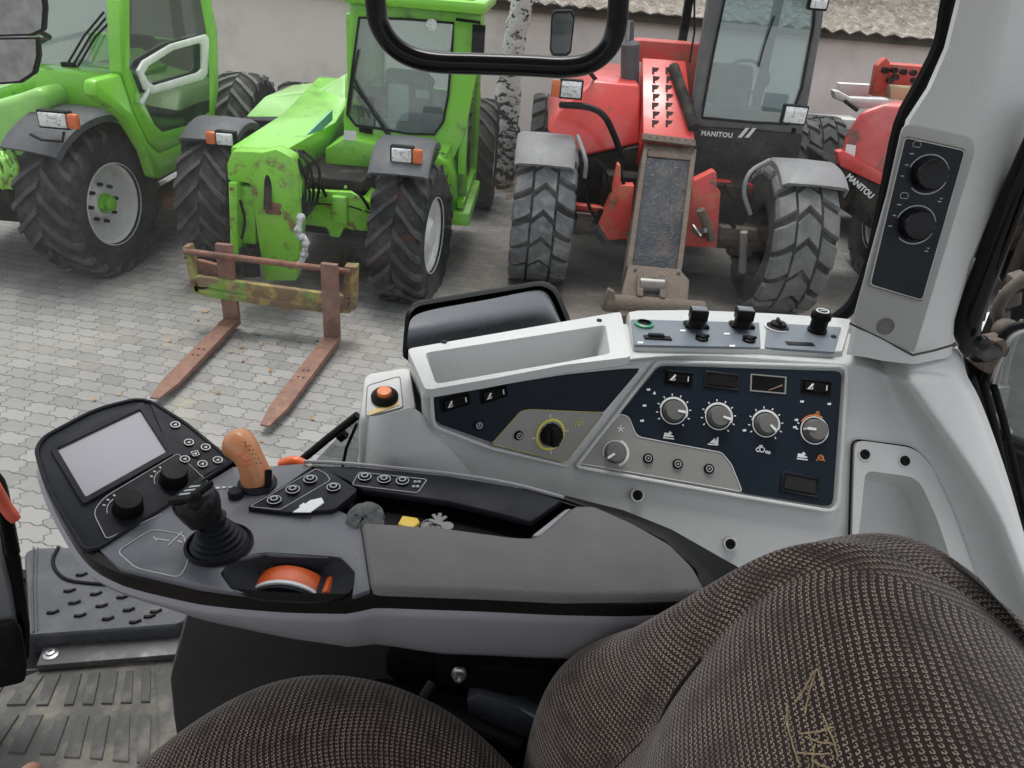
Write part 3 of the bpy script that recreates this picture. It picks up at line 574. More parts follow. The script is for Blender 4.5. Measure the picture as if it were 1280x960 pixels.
bm = nb(); prism(bm, [at(a, b, y=6.0) for a, b in [(-60, 140), (20, 118), (48, 108), (60, 130), (42, 170), (38, 215), (0, 245), (-60, 250)]], (0, 1.2, 0)); link('boom_cowl', bm, mat('pale_lime_cowl', (.26, .56, .12), .35, coat=.3, dirt=[(DUST, 2, .5, .8, .3)]), Lm, bevel=.06, seg=3)
bm = nb(); prism(bm, [at(a, b, y=6.3) for a, b in [(-60, 112), (0, 108), (46, 92), (46, 112), (0, 132), (-60, 140)]], (0, 1.6, 0)); link('bonnet', bm, m_green, Lm, bevel=.04)
bm = nb()
for i in range(9):
    a = at(random.uniform(-10, 26), random.uniform(185, 200), y=5.8); b_ = at(random.uniform(-5, 30), random.uniform(215, 240), y=5.7); tube(bm, [a, (a+b_)/2+V((.05, -.05, 0)), b_], .02, 6, smooth=3)
box(bm, at(2, 225, y=5.75), (.35, .12, .1)); link('axle_linkage', bm, m_green2, Lm, bevel=.01)
bm = nb(); box(bm, (-4.2, 7.4, .65), (1.3, 3.2, .4)); link('chassis', bm, m_underside, Lm, bevel=.03)
bm = nb(); box(bm, (SX-.2, 7.15, .42), (.34, .9, .06)); link('step', bm, m_rustbrown, Lm, bevel=.01)
bm = nb(); prism(bm, [at(a, b, y=4.6) for a, b in rounded and [(-30, -30), (50, -30), (56, 10), (54, 38), (40, 45), (-30, 47)]], (0, .05, 0)); mo = link('mirror', bm, m_black, Lm, bevel=.012)
bm = nb(); prism(bm, [at(a, b, y=4.594) for a, b in [(-28, -28), (48, -28), (53, 10), (51, 36), (38, 42), (-28, 44)]], (0, .005, 0)); link('mirror_face', bm, m_mirror, mo)
bm = nb(); prism(bm, [at(a, b, y=4.65) for a, b in [(-30, 47), (46, 46), (48, 70), (43, 92), (25, 104), (-30, 108)]], (0, .05, 0)); mo = link('mirror', bm, m_black, Lm, bevel=.012)
bm = nb(); prism(bm, [at(a, b, y=4.644) for a, b in [(-28, 50), (44, 49), (45, 70), (40, 90), (24, 101), (-28, 105)]], (0, .005, 0)); link('mirror_face', bm, m_mirror, mo)
bm = nb(); a = at(-20, 60, y=4.7); tube(bm, [a, a+V((-.3, .5, .1)), a+V((-.5, 1.5, -.1)), V((-4.4, 6.6, 1.6))], .02, 8, smooth=3); link('mirror_arm', bm, m_black, Lm)

# ---------------------------------------------------------------- red telehandler with black cab
Rd = thing('telehandler', 'red telehandler with a black cab and a boom lowered between its wheels', 'telehandler', (1.2, 7.4, 0))
wheel(Rd, (.135, 6.85, .60), .615, .50, .31, n=17, face=-1, style='b', tm=mat('muddy_tyre_rubber', (.11, .114, .118), .85, dirt=[((.26, .26, .26), 9, .48, .72, .7)], var=.25, vs=9), seed=7, rimm=m_mudrust)
wheel(Rd, (at(976, 300, y=6.62).x, 6.62, .60), .63, .50, .31, n=15, face=1, style='b', tm=m_tyredusty, seed=8, axis=V((1, .03, 0)), rimm=m_underside)
wheel(Rd, (2.95, 9.3, .62), .64, .46, .31, n=17, face=1, seed=9, style='b'); wheel(Rd, (.2, 9.3, .62), .64, .46, .31, n=17, face=-1, seed=10, style='b')
fender(Rd, (.11, 6.85, .60), .66, .50, 66, 130, m_fenderlight, lip=.09); fc = at(976, 300, y=6.62); fender(Rd, (fc.x+.05, 6.62, .60), .67, .54, 62, 122, m_fenderlight, lip=.08)
bm = nb()
tube(bm, [at(722, 170, y=6.6), at(732, 200, y=6.4), at(731, 222, y=6.4)], .018, 8, smooth=4); tube(bm, [at(962, 200, y=6.6), at(938, 215, y=6.4), at(930, 240, y=6.35), at(938, 268, y=6.35)], .018, 8, smooth=4); link('fender_stay', bm, m_fenderlight, Rd)
ycr = 7.25
go = [(889, -25), (1034, -22), (1028, 30), (1012, 120), (1003, 168), (940, 162), (866, 158), (866, 130), (874, 70)]
gi = [(908, -10), (1019, -4), (1017, 30), (1002, 110), (986, 155), (940, 153), (878, 147), (880, 130), (891, 70)]
bm = nb(); frame(bm, [at(a, b, y=ycr) for a, b in go], [at(a, b, y=ycr) for a, b in gi], (0, .1, 0)); link('cab_frame', bm, mat('charcoal_cab_paint', (.10, .10, .10), .5, dirt=[(DUST, 6, .5, .8, .3)]), Rd, bevel=.012)
bm = nb(); prism(bm, [at(a, b, y=ycr-.004) for a, b in gi], (0, .008, 0)); link('windscreen', bm, m_cabglassR, Rd)
bm = nb(); tube(bm, [at(a, b, y=ycr-.01) for a, b in gi], .012, 6, closed=True); link('windscreen_seal', bm, m_black, Rd)
cl, cr_ = at(872, 100, y=ycr).x, at(1012, 100, y=ycr).x
bm = nb(); box(bm, ((cl+cr_)/2, ycr+.7, 2.56), (cr_-cl, 1.5, .1)); link('cab_roof', bm, m_black, Rd, bevel=.03)
bm = nb()
for x_ in (cl+.04, cr_-.04): bar(bm, (x_, ycr+1.4, .8), (x_, ycr+1.4, 2.5), .08)
box(bm, ((cl+cr_)/2, ycr+1.42, 1.05), (cr_-cl, .05, .7)); box(bm, (cr_-.03, ycr+.7, 1.1), (.04, 1.4, .7)); link('cab_back', bm, m_black, Rd)
bm = nb(); box(bm, ((cl+cr_)/2, ycr+.95, 1.55), (.45, .12, .6)); box(bm, ((cl+cr_)/2, ycr+.7, 1.25), (.45, .5, .12)); link('cab_seat', bm, m_blackmatte, Rd, bevel=.05)
bm = nb(); sw = at(935, 95, y=ycr+.35); tube(bm, [sw+V((.19*math.cos(a), .12*math.sin(a), .12*math.sin(a))) for a in [2*PI*i/24 for i in range(24)]], .016, 6, closed=True); tube(bm, [sw, sw+V((0, -.1, -.45))], .05); box(bm, sw+V((0, -.1, -.32)), (.7, .25, .12)); link('steering_wheel', bm, m_blackmatte, Rd)
bm = nb(); tube(bm, [at(968, 20, y=ycr-.03), at(955, 58, y=ycr-.03), at(948, 84, y=ycr-.03)], .007, 6); link('wiper', bm, m_black, Rd)
slab('lower_panel', [(866, 158), (1004, 168), (998, 200), (960, 232), (868, 228)], mat('speckled_black_panel', (.025, .024, .024), .55, dirt=[((.16, .15, .14), 45, .58, .66, .6), (DUST, 3, .5, .8, .25)], var=.2), Rd, y=ycr-.01, t=.4, bevel=.012)
# lettering on the panel
def text(name, s, m, parent, p, size, xdir, n, ext=.002, shear=0, space=1):
    cu = bpy.data.curves.new(name, 'FONT'); cu.body = s; cu.size = size; cu.extrude = ext; cu.align_x = 'CENTER'; cu.align_y = 'CENTER'; cu.shear = shear; cu.space_character = space; cu.resolution_u = 3
    cu.materials.append(m); o = bpy.data.objects.new(name, cu); C.objects.link(o)
    X = V(xdir).normalized(); Z = V(n).normalized(); Y = Z.cross(X).normalized(); X = Y.cross(Z)
    M_ = Matrix((X, Y, Z)).transposed().to_4x4(); M_.translation = V(p)
    o.parent = parent; o.matrix_local = (WM[parent.name].inverted() @ M_) if parent else M_
    cu.offset = .002 if size < .1 else 0
    bpy.context.view_layer.update()
    me = bpy.data.meshes.new_from_object(o.evaluated_get(bpy.context.evaluated_depsgraph_get())); ml = o.matrix_local.copy(); bpy.data.objects.remove(o); o = bpy.data.objects.new(name, me); C.objects.link(o); o.parent = parent; o.matrix_local = ml
    WM[o.name] = M_; return o
pA, pB = at(872, 166, y=ycr-.02), at(920, 170, y=ycr-.02)
text('lettering', 'MANITOU', m_mark, Rd, (pA+pB)/2, .058, pB-pA, (0, -1, 0), space=1.1)
bm = nb()
for o_ in (0, 9): prism(bm, [at(922+o_, 172, y=ycr-.014), at(927+o_, 172, y=ycr-.014), at(937+o_, 160, y=ycr-.014), at(932+o_, 160, y=ycr-.014)], (0, .004, 0))
link('emblem', bm, m_mark, Rd)
# hood
bm = nb(); hp = [[at(a, b, y=y_) for a, b, y_ in l] for l in (
    [(683, 164, 7.0), (697, 138, 7.1), (742, 100, 7.3), (800, 106, 7.3), (800, 180, 7.1), (733, 195, 7.0)],)]
q = hp[0]; loops(bm, [q, [p+V((0, .6, .02)) for p in q], [p+V((0, 2.0, -.05)) for p in q]]); link('engine_hood', bm, m_red, Rd, bevel=.03, seg=3)
bm = nb(); prism(bm, [at(a, b, y=7.05) for a, b in [(735, 196), (800, 182), (800, 268), (700, 262), (716, 200)]], (0, .8, 0)); link('engine_side', bm, m_underside, Rd, bevel=.03)
bm = nb(); e = at(787, 103, y=7.6); e2 = at(788, 56, y=7.6); lathe(bm, e, e2-e, [(.085, -.2), (.085, .32), (.06, .35), (.03, .36), (.03, .5), (.022, .52)], 18); link('exhaust', bm, m_fender, Rd)
bm = nb(); lathe(bm, at(785, 45, y=7.6), (0, 0, 1), [(.028, -.1), (.028, .12), (.022, .12)], 12); link('tailpipe', bm, m_chrome, Rd)
bm = nb(); tube(bm, [at(700, 131, y=6.95), at(735, 134, y=6.85), at(755, 145, y=6.8), at(768, 170, y=6.8), at(777, 195, y=6.8)], .028, 8, smooth=4); link('hose', bm, m_black, Rd)
lampunit(Rd, at(714, 112, y=6.9), .17, .13, amber=-1); lampunit(Rd, at(994, 144, y=6.9), .18, .13); lampunit(Rd, at(1024, 3, y=7.0), .13, .09, name='work_light')
bm = nb(); mc = [at(a, b, y=6.9) for a, b in [(692, 13), (715, 12), (719, 20), (714, 66), (708, 71), (690, 70), (687, 62), (689, 20)]]; prism(bm, mc, (0, .07, 0)); mo = link('mirror', bm, m_black, Rd, bevel=.015)
bm = nb(); prism(bm, [p.lerp(sum(mc, V())/8, .14)+V((0, -.003, 0)) for p in mc], (0, .004, 0)); link('mirror_face', bm, mat('dark_mirror', (.16, .17, .18), .15, .8), mo)
bm = nb(); tube(bm, [at(700, 70, y=6.95), at(735, 88, y=7.2), at(745, 100, y=7.4)], .02, 8); link('mirror_arm', bm, m_black, Rd)
bm = nb(); tube(bm, [at(868, -30, y=7.0), at(868, 40, y=7.0), at(862, 78, y=7.1)], .009, 6); link('aerial', bm, m_black, Rd)
# boom
T0 = at(830, 60, y=7.95); B0 = at(812, 385, y=5.45)
BP = Plane(T0, (B0-T0).cross(V((-1, -.0, 0))).normalized()*1.0)
if BP.n.dot(CAM-T0) < 0: BP.n = -BP.n
def boomslab(name, pts, m, off, th, parent=Rd, bevel=.01):
    bm = nb(); prism(bm, BP.poly(pts, off), -BP.n*th); return link(name, bm, m, parent, bevel=bevel)
b1 = boomslab('boom', [(803, 72), (857, 76), (869, 179), (804, 172)], m_red, .06, .34)
bm = nb(); rnd = random.Random(3)
for i in range(7):
    for j in (0, 1):
        x0 = 815+j*17+(i % 2)*1; y0 = 84+i*11; prism(bm, BP.poly([(x0, y0), (x0+9, y0+1), (x0+7, y0+4), (x0+2, y0+6), (x0+3, y0+9), (x0, y0+8)], .063), BP.n*.002)
link('boom_slots', bm, mat('slot_shadow', (.03, .012, .012), .8), b1)
bm = nb()
for k in range(7): lathe(bm, BP.hit(812+k*9, 172+k*.8, .06), BP.n, [(.012, 0), (.01, .015), (.001, .018)], 6)
prism(bm, BP.poly([(803, 166), (869, 174), (870, 182), (803, 174)], .07), -BP.n*.02); link('boom_collar', bm, m_mudrust, b1, bevel=.003)
boomslab('inner_boom', [(811, 180), (865, 187), (856, 260), (846, 336), (790, 332), (800, 250)], m_slate, .0, .22)
bm = nb()
prism(bm, BP.poly([(806, 176), (811, 180), (790, 334), (783, 332)], .02), -BP.n*.26); prism(bm, BP.poly([(865, 186), (871, 186), (852, 340), (846, 338)], .02), -BP.n*.26)
prism(bm, BP.poly([(810, 178), (866, 184), (865, 200), (810, 195)], .012), -BP.n*.03); link('boom_edge', bm, m_mudrust, Rd, bevel=.006)
hd = boomslab('boom_nose', [(786, 330), (850, 336), (862, 350), (858, 400), (772, 395), (776, 372)], m_mudrust, .03, .3)
bm = nb(); a, b_ = BP.hit(799, 356, .05), BP.hit(829, 358, .05); tube(bm, [a, b_], .065, 16); link('nose_roller', bm, mat('worn_roller_steel', (.16, .15, .14), .35, .8), hd)
bm = nb(); 
for p in ((797, 340, 805, 370), (826, 342, 833, 372)): prism(bm, BP.poly([(p[0], p[1]), (p[2], p[1]+1), (p[2]-1, p[3]), (p[0]-1, p[3]-1)], .09), -BP.n*.1)
link('roller_cheek', bm, m_mudrust, hd, bevel=.004)
bm = nb(); a, b_ = at(757, 378, y=5.45), at(880, 388, y=5.45); tube(bm, [a, b_], .07, 14); prism(bm, [at(p, q_, y=5.4) for p, q_ in [(752, 388), (760, 362), (768, 366), (772, 392)]], (0, .06, 0)); link('carriage_pin', bm, m_mudrust, Rd, bevel=.006)
bm = nb(); prism(bm, [at(a, b, y=7.9) for a, b in [(790, 52), (802, 50), (880, 56), (884, 80), (880, 130), (858, 128), (850, 82), (800, 78), (790, 70)]], (0, .3, 0)); link('boom_pivot', bm, m_redworn, Rd, bevel=.02)
bm = nb(); tube(bm, [at(842, 84, y=7.6), at(868, 160, y=6.95)], .05, 12); link('lift_cylinder', bm, m_underside, Rd)
for l in ([(772, 206), (776, 207), (776, 232), (793, 232), (787, 300), (760, 300), (748, 280), (765, 242)], [(868, 226), (892, 214), (896, 216), (896, 236), (901, 240), (896, 310), (854, 308), (860, 262)]):
    slab('front_bracket', l, m_redworn, Rd, y=6.45, t=.12, bevel=.01)
slab('cross_member', [(890, 226), (945, 232), (945, 246), (890, 240)], m_red, Rd, y=6.9, t=.12, bevel=.01)
slab('frame_web', [(896, 246), (950, 250), (946, 282), (900, 284)], m_redworn, Rd, y=7.0, t=.2, bevel=.01)
bm = nb(); bar(bm, (.2, 6.9, .55), (2.2, 6.85, .55), .22); lathe(bm, (1.3, 6.75, .5), (0, -1, 0), [(.22, -.2), (.22, .05), (.14, .14), (.001, .16)], 18)
for (a, b_) in ((735, 278), (755, 290), (915, 296), (925, 310)): box(bm, at(a, b_, y=6.75), (.22, .12, .13))
link('front_axle', bm, m_mudrust, Rd, bevel=.02)
bm = nb(); tube(bm, [at(868, 290, y=6.4), at(882, 288, y=6.3)], .022, 8); tube(bm, [at(866, 282, y=6.4), at(876, 296, y=6.3)], .016, 8); link('coupling', bm, m_chrome, Rd)
bm = nb(); box(bm, (1.3, 8.3, .75), (1.3, 3.0, .5)); link('chassis', bm, m_underside, Rd, bevel=.03)
bm = nb(); tube(bm, [at(930, 290, y=6.45), at(928, 340, y=6.5)], .035, 8); link('track_rod', bm, mat('grey_rod', (.2, .19, .18), .6), Rd)

for pts, r_ in (([(752, 262), (742, 285), (756, 305)], .022), ([(744, 200), (756, 214), (764, 240)], .016), ([(884, 250), (905, 262), (918, 285)], .02), ([(730, 232), (738, 262), (750, 276)], .014), ([(905, 230), (915, 250), (925, 262)], .014), ([(782, 196), (776, 215), (783, 240)], .015)):
    bm = nb(); tube(bm, [at(a, b, y=6.5) for a, b in pts], r_, 8, smooth=4); link('hose', bm, m_black, Rd)
bm = nb(); tube(bm, [at(876, 262, y=6.35), at(890, 300, y=6.4)], .035, 10); link('steering_cylinder', bm, m_mudrust, Rd)
slab('mud_plate', [(720, 266), (762, 270), (766, 284), (728, 284)], m_mudrust, Rd, y=6.7, t=.1, bevel=.01)
slab('mud_plate', [(902, 284), (948, 288), (946, 300), (898, 300)], m_mudrust, Rd, y=6.6, t=.1, bevel=.01)
slab('red_beam', [(720, 256), (766, 262), (765, 268), (720, 263)], m_redworn, Rd, y=6.75, t=.1, bevel=.008)
for a, b in ((812, 186), (862, 190), (794, 338), (848, 342), (768, 252), (784, 292), (880, 296), (890, 228)):
    bm = nb(); lathe(bm, at(a, b, y=6.42 if b > 200 and b < 330 else (6.6 if b < 200 else 5.6)), (0, -1, .3), [(.018, 0), (.016, .012), (.001, .014)], 6); link('bolt', bm, m_mudrust, Rd)
# ---------------------------------------------------------------- second red telehandler at the far right
R2 = thing('telehandler', 'red telehandler with peeling hood paint, half hidden by the cab pillar', 'telehandler', (3.9, 8.2, 0))
bm = nb(); q0 = [(1046, 236), (1044, 215), (1056, 168), (1075, 140), (1105, 130), (1250, 138), (1250, 250), (1150, 290), (1122, 278)]
Q = [at(a, b, y=7.0) for a, b in q0]; loops(bm, [Q, [p+V((.16, .25, .0)) for p in Q], [p+V((1.1, 1.7, -.40)) for p in Q]]); link('hood', bm, mat('peeling_red_paint', (.52, .045, .04), .38, coat=.3, dirt=[((.10, .075, .05), 3.5, .54, .60, .9), ((.62, .25, .24), 1.5, .45, .75, .5)]), R2, bevel=.05, seg=3)
bm = nb(); prism(bm, [at(a, b, y=6.93) for a, b in [(1046, 190), (1054, 188), (1132, 232), (1126, 244), (1050, 208)]], (0, .1, 0)); link('trim_bar', bm, m_red, R2, bevel=.015)
bm = nb(); prism(bm, [at(a, b, y=6.96) for a, b in [(1044, 208), (1050, 206), (1128, 246), (1250, 262), (1250, 330), (1110, 300), (1052, 262)]], (0, .9, 0)); link('lower_cowl', bm, m_underside, R2, bevel=.03)
pA, pB = at(1062, 224, y=6.94), at(1086, 240, y=6.94); 
text('lettering', 'MANITOU', m_mark, R2, at(1075, 233, y=6.935), .070, at(1090, 247, y=6.935)-at(1060, 221, y=6.935), (0, -1, 0))
bm = nb(); prism(bm, [at(a, b, y=6.975) for a, b in [(1058, 180), (1070, 182), (1068, 200), (1056, 196)]], (0, .004, 0)); link('sticker', bm, m_white, R2)
wheel(R2, (3.7, 7.7, .6), .62, .44, .31, n=18, face=-1, style='b', seed=12); wheel(R2, (5.2, 7.5, .6), .62, .44, .31, n=18, face=1, style='b', seed=13); wheel(R2, (5.2, 9.6, .6), .62, .44, .31, n=18, face=1, style='b', seed=14); wheel(R2, (3.45, 9.8, .6), .62, .44, .31, n=18, face=-1, style='b', seed=15)
bm = nb(); box(bm, (4.3, 8.6, .8), (1.3, 3, .5)); link('chassis', bm, m_underside, R2, bevel=.03)
bm = nb()
prism(bm, [at(a, b, y=8.4) for a, b in [(1090, 120), (1097, 82), (1108, 72), (1113, 78), (1112, 122)]], (0, .12, 0)); prism(bm, [at(a, b, y=8.5) for a, b in [(1112, 80), (1165, 84), (1160, 112), (1112, 106)]], (0, .25, 0))
bh = link('boom_head', bm, m_redworn, R2, bevel=.012)
bm = nb(); prism(bm, [at(a, b, y=8.3) for a, b in [(1113, 108), (1158, 111), (1152, 128), (1113, 124)]], (0, .2, 0)); link('wear_block', bm, mat('tan_block', (.42, .33, .2), .8), bh, bevel=.01)
bm = nb()
for k in range(7): lathe(bm, at(1100+random.uniform(0, 50), 86+random.uniform(0, 18), y=8.38), (0, -1, 0), [(.03, -.02), (.03, .05), (.001, .05)], 8)
link('bolt', bm, m_underside, bh)
bm = nb(); prism(bm, [at(a, b, y=7.6) for a, b in [(1042, 113), (1050, 114), (1064, 122), (1112, 124), (1112, 134), (1075, 136), (1060, 130), (1044, 124)]], (0, .12, 0)); mo = link('mirror', bm, mat('pale_mirror_shell', (.48, .5, .48), .4), R2, bevel=.02)
bm = nb(); tube(bm, [at(1056, 126, y=7.6), at(1072, 138, y=7.5)], .018); link('mirror_arm', bm, m_black, R2)
bm = nb(); prism(bm, [at(a, b, y=8.9) for a, b in [(1049, 104), (1090, 106), (1088, 122), (1049, 120)]], (0, .1, 0)); link('lamp_box', bm, m_white, R2, bevel=.01)
# ================================================================= CAB INTERIOR
ZL = 2.13
PA = Plane(at(940, 447, z=2.126), (0, -.8, .6))
_a = PA.hit(803, 457); _b = PA.hit(708, 577); _c = at(540, 492, z=2.122)
PB = plane3(_a, _b, _c)
LED = Plane((0, 1, ZL), (0, 0, 1), up=V((0, 1, 0)))
SC = thing('side_console', 'light grey side console with rows of knobs and a tray under the window', 'console', (.25, 1.0, 1.6))
# body: lofted grid; rows: ledge back, ledge front, brow, panel top, panel foot, apron, skirt
def pa(px, py, off=0.): return PA.hit(px, py, off)
def pbb(px, py, off=0.): return PB.hit(px, py, off)
def pl(px, py, off=0.): return LED.hit(px, py, off)
cols = [
 [pl(507, 440), pl(522, 470), pbb(520, 484, .004), pbb(520, 500), pbb(528, 532, .0), pbb(512, 566, -.012), pbb(500, 640, -.02)],
 [pl(515, 434), pl(531, 489), pbb(534, 492, .006), pbb(538, 500), pbb(545, 534, .0), pbb(560, 572, -.010), pbb(560, 660, -.02)],
 [pl(600, 419), pl(612, 477), pbb(612, 481, .006), pbb(612, 486), pbb(600, 556, -.004), pbb(612, 588, -.010), pbb(612, 690, -.02)],
 [pl(700, 404), pl(705, 459), pbb(705, 463, .006), pbb(706, 469, -.003), pbb(664, 571, -.004), pbb(680, 600, -.010), pbb(680, 710, -.02)],
 [pl(776, 395), pl(788, 449), pa(800, 450, .004), pa(810, 456, -.003), pa(716, 584, -.004), pa(735, 612, -.008), pa(735, 725, -.02)],
 [pl(860, 396), pl(862, 441), pa(862, 446, .006), pa(862, 452, -.003), pa(805, 604, -.003), pa(815, 632, -.006), pa(815, 745, -.02)],
 [pl(960, 400), pl(960, 446), pa(960, 450, .006), pa(960, 455, -.003), pa(925, 626, -.003), pa(930, 650, -.006), pa(930, 770, -.02)],
 [pl(1045, 405), pl(1050, 449), pa(1052, 453, .006), pa(1060, 460), pa(1050, 648, .0), pa(1050, 672, -.006), pa(1050, 800, -.02)],
 [pl(1075, 412), pl(1090, 455), pa(1092, 460, .002), pa(1094, 468), pa(1100, 660, -.006), pa(1100, 690, -.008), pa(1100, 820, -.02)],
]
# the right part: inner face, sweeping raised flange
cols += [
 [pl(1090, 420), pa(1108, 470, .0), pa(1112, 478, .0), pa(1124, 498, .0), pa(1200, 640, -.006), pa(1226, 700, -.006), pa(1285, 860, -.01)],
 [pl(1110, 430, .01), pa(1130, 478, .040), pa(1134, 486, .042), pa(1143, 500, .040), pa(1236, 630, .040), pa(1260, 700, .042), pa(1320, 860, .05)],
 [pl(1128, 436, .03), pa(1140, 476, .052), pa(1146, 484, .054), pa(1156, 498, .052), pa(1246, 626, .050), pa(1270, 690, .052), pa(1332, 850, .06)],
 [pl(1190, 428, .035), pa(1200, 470, .040), pa(1208, 484, .040), pa(1222, 508, .042), pa(1264, 622, .044), pa(1284, 690, .046), pa(1345, 840, .05)],
 [pl(1200, 424, -.0), pa(1208, 468, -.02), pa(1216, 482, -.02), pa(1229, 506, -.02), pa(1268, 618, -.02), pa(1284, 690, -.02), pa(1350, 840, -.02)],
]
bm = nb()
back = [c[0]+V((0, .005, -.10)) for c in cols]
vs = [[bm.verts.new(back[i])] + [bm.verts.new(p) for p in c] for i, c in enumerate(cols)]
for a, b in zip(vs, vs[1:]):
    for i in range(len(a)-1): bm.faces.new([a[i], a[i+1], b[i+1], b[i]])
# left end wall: turn the first column inward and down
e0 = [v.co + V((.02, .06, -.16)) for v in vs[0]]; ev = [bm.verts.new(p) for p in e0]
for i in range(len(ev)-1): bm.faces.new([ev[i], ev[i+1], vs[0][i+1], vs[0][i]])
cre = bm.edges.layers.float.new('crease_edge')
for i, c in enumerate(vs):
    for k in (1, 2):
        if i+1 < len(vs):
            e = bm.edges.get((c[k], vs[i+1][k]))
            if e: e[cre] = .35
for ci in (10, 11, 12):
    for k in range(len(vs[ci])-1):
        e = bm.edges.get((vs[ci][k], vs[ci][k+1])); e[cre] = .35
body = link('console_body', bm, m_light, SC, smooth=180)
sm = body.modifiers.new('s', 'SUBSURF'); sm.levels = 4; sm.render_levels = 4
def inpoly(x, y, P):
    c = False; n = len(P)
    for i in range(n):
        (x1, y1), (x2, y2) = P[i], P[i-1]
        if (y1 > y) != (y2 > y) and x < (x2-x1)*(y-y1)/(y2-y1)+x1: c = not c
    return c
def bake_holes(o, holes):
    bpy.context.view_layer.update(); me = bpy.data.meshes.new_from_object(o.evaluated_get(bpy.context.evaluated_depsgraph_get())); o.modifiers.clear(); o.data = me
    b = bmesh.new(); b.from_mesh(me); w = WM[o.name]; kill = []
    H = [(pln, [((q-pln.p).dot(pln.u), (q-pln.p).dot(pln.v)) for q in pln.poly(pts)]) for pln, pts in holes]
    for f in b.faces:
        c = w @ f.calc_center_median()
        for pln, P in H:
            d = c-pln.p
            if abs(d.dot(pln.n)) < .03 and inpoly(d.dot(pln.u), d.dot(pln.v), P): kill.append(f); break
    bmesh.ops.delete(b, geom=kill, context='FACES')
    for f in b.faces: f.smooth = True
    b.to_mesh(me); b.free()
bake_holes(body, [(LED, [(522, 440), (765, 400), (772, 446), (540, 486)]), (PA, [(1074, 572), (1145, 580), (1168, 606), (1190, 650), (1216, 732), (1076, 712), (1068, 680)])])
ZZ = V((0, 0, 1))
def pe(px, py, off=0.): return PB.hit(px, py, off)
bm = nb(); g_ = [[at(449, 522, y=.858), pe(478, 519, .004), pe(505, 512, .004), pe(516, 508, .004), pe(532, 520, -.004)], [at(446, 535, y=.85), pe(478, 536, .004), pe(508, 538, .004), pe(530, 545, .002), pe(560, 560, -.004)],
   [at(443, 560, y=.85), pe(478, 566, .002), pe(515, 573, .002), pe(560, 590, .0), pe(600, 600, -.008)], [at(440, 590, y=.85), pe(478, 600), pe(520, 608), pe(560, 620, -.004), pe(600, 630, -.012)], [at(438, 650, y=.85), pe(478, 660), pe(520, 668), pe(560, 680, -.004), pe(600, 690, -.012)]]
for r_ in g_: r_.insert(0, r_[0]+V((.004, .05, 0)))
loops(bm, g_, False, False, False); ec = link('end_cover', bm, m_light, SC, smooth=180); ec.modifiers.new('s', 'SUBSURF').render_levels = 2
# left pod with the orange push button
podT = [(456, 470), (503, 462), (512, 512), (450, 524)]
POD = Plane(at(480, 492, z=2.085), (0, -.25, 1), up=V((0, 1, 0)))
bm = nb(); T = rounded(POD.poly([(456, 469), (512, 460), (520, 514), (450, 525)]), .012)
c0 = sum(T, V())/len(T)
L = [[p + V((0, 0, 0)) for p in T]]
def grow(pts, k, dz, c=None, dx=0, dy=0):
    c = c or sum(pts, V())/len(pts); return [c + (p-c)*k + V((dx, dy, dz)) for p in pts]
loops(bm, [grow(T, .96, .002), T, grow(T, 1.05, -.008), grow(T, 1.10, -.05), grow(T, 1.16, -.22)][::1], True, True)
link('button_pod', bm, m_light, SC, smooth=50)
bm = nb(); P_ = rounded(POD.poly([(459, 482), (500, 470), (504, 509), (457, 521)], .0035), .006); prism(bm, P_, -POD.n*.003); link('button_plate', bm, m_light, SC, bevel=.0006)
bm = nb(); tube(bm, P_, .0007, 5, closed=True); link('plate_outline', bm, m_knob, SC)
bm = nb(); prism(bm, POD.poly([(461, 514), (498, 501), (499, 506), (462, 519)], .0045), POD.n*-.001); link('caution_strip', bm, mat('amber_strip', (.62, .42, .16), .5), SC)
pc = POD.hit(481, 498, .003)
bm = nb(); lathe(bm, pc, POD.n, [(.0175, 0), (.0178, .005), (.0145, .009), (.0105, .010), (.009, .008)], 28); br_ = link('push_button', bm, m_black, SC)
bm = nb(); lathe(bm, pc, POD.n, [(.0095, .006), (.0098, .012), (.0085, .0145), (.003, .0155), (.0001, .0155)], 28); link('button_cap', bm, mat('orange_cap', (.72, .18, .04), .45), br_)

# open tray on the ledge (ring + walls)
def tray(name, outer, inner, plane, depth, m, parent, lift=.003, shrink=.9, r=.008, n=48, shift=(0, 0, 0), mi=None):
    O = rounded(plane.poly(outer), r*1.2, 6); I = rounded(plane.poly(inner, lift), r, 6); n = len(I)
    ci = sum(I, V())/n; nn = plane.n
    Ol = [p + nn*lift for p in O]; b0 = [p - nn*.006 for p in O]
    I1 = [p + (ci-p)*.012 - nn*.004 for p in I]
    F = [p + (ci-p)*(1-shrink) - nn*depth + V(shift) for p in I]
    F2 = [p + (ci-p)*(1-shrink+.05) - nn*(depth+.004) + V(shift) for p in I]
    bm = nb(); loops(bm, [b0, Ol, I, I1, F, F2], False, True)
    return link(name, bm, m, parent, smooth=50)
m_traycol = m_light
tray('tray', [(509, 441), (775, 394), (788, 451), (705, 461), (612, 479), (532, 493)], [(531, 441), (757, 406), (763, 442), (703, 453), (618, 467), (545, 480)], LED, .055, m_light, SC, lift=.006, shrink=.92)
# tray floor is the inner loop cap; narrow slot beneath the switch panel
slot = [(797, 437), (1045, 447), (1040, 452), (798, 444)]
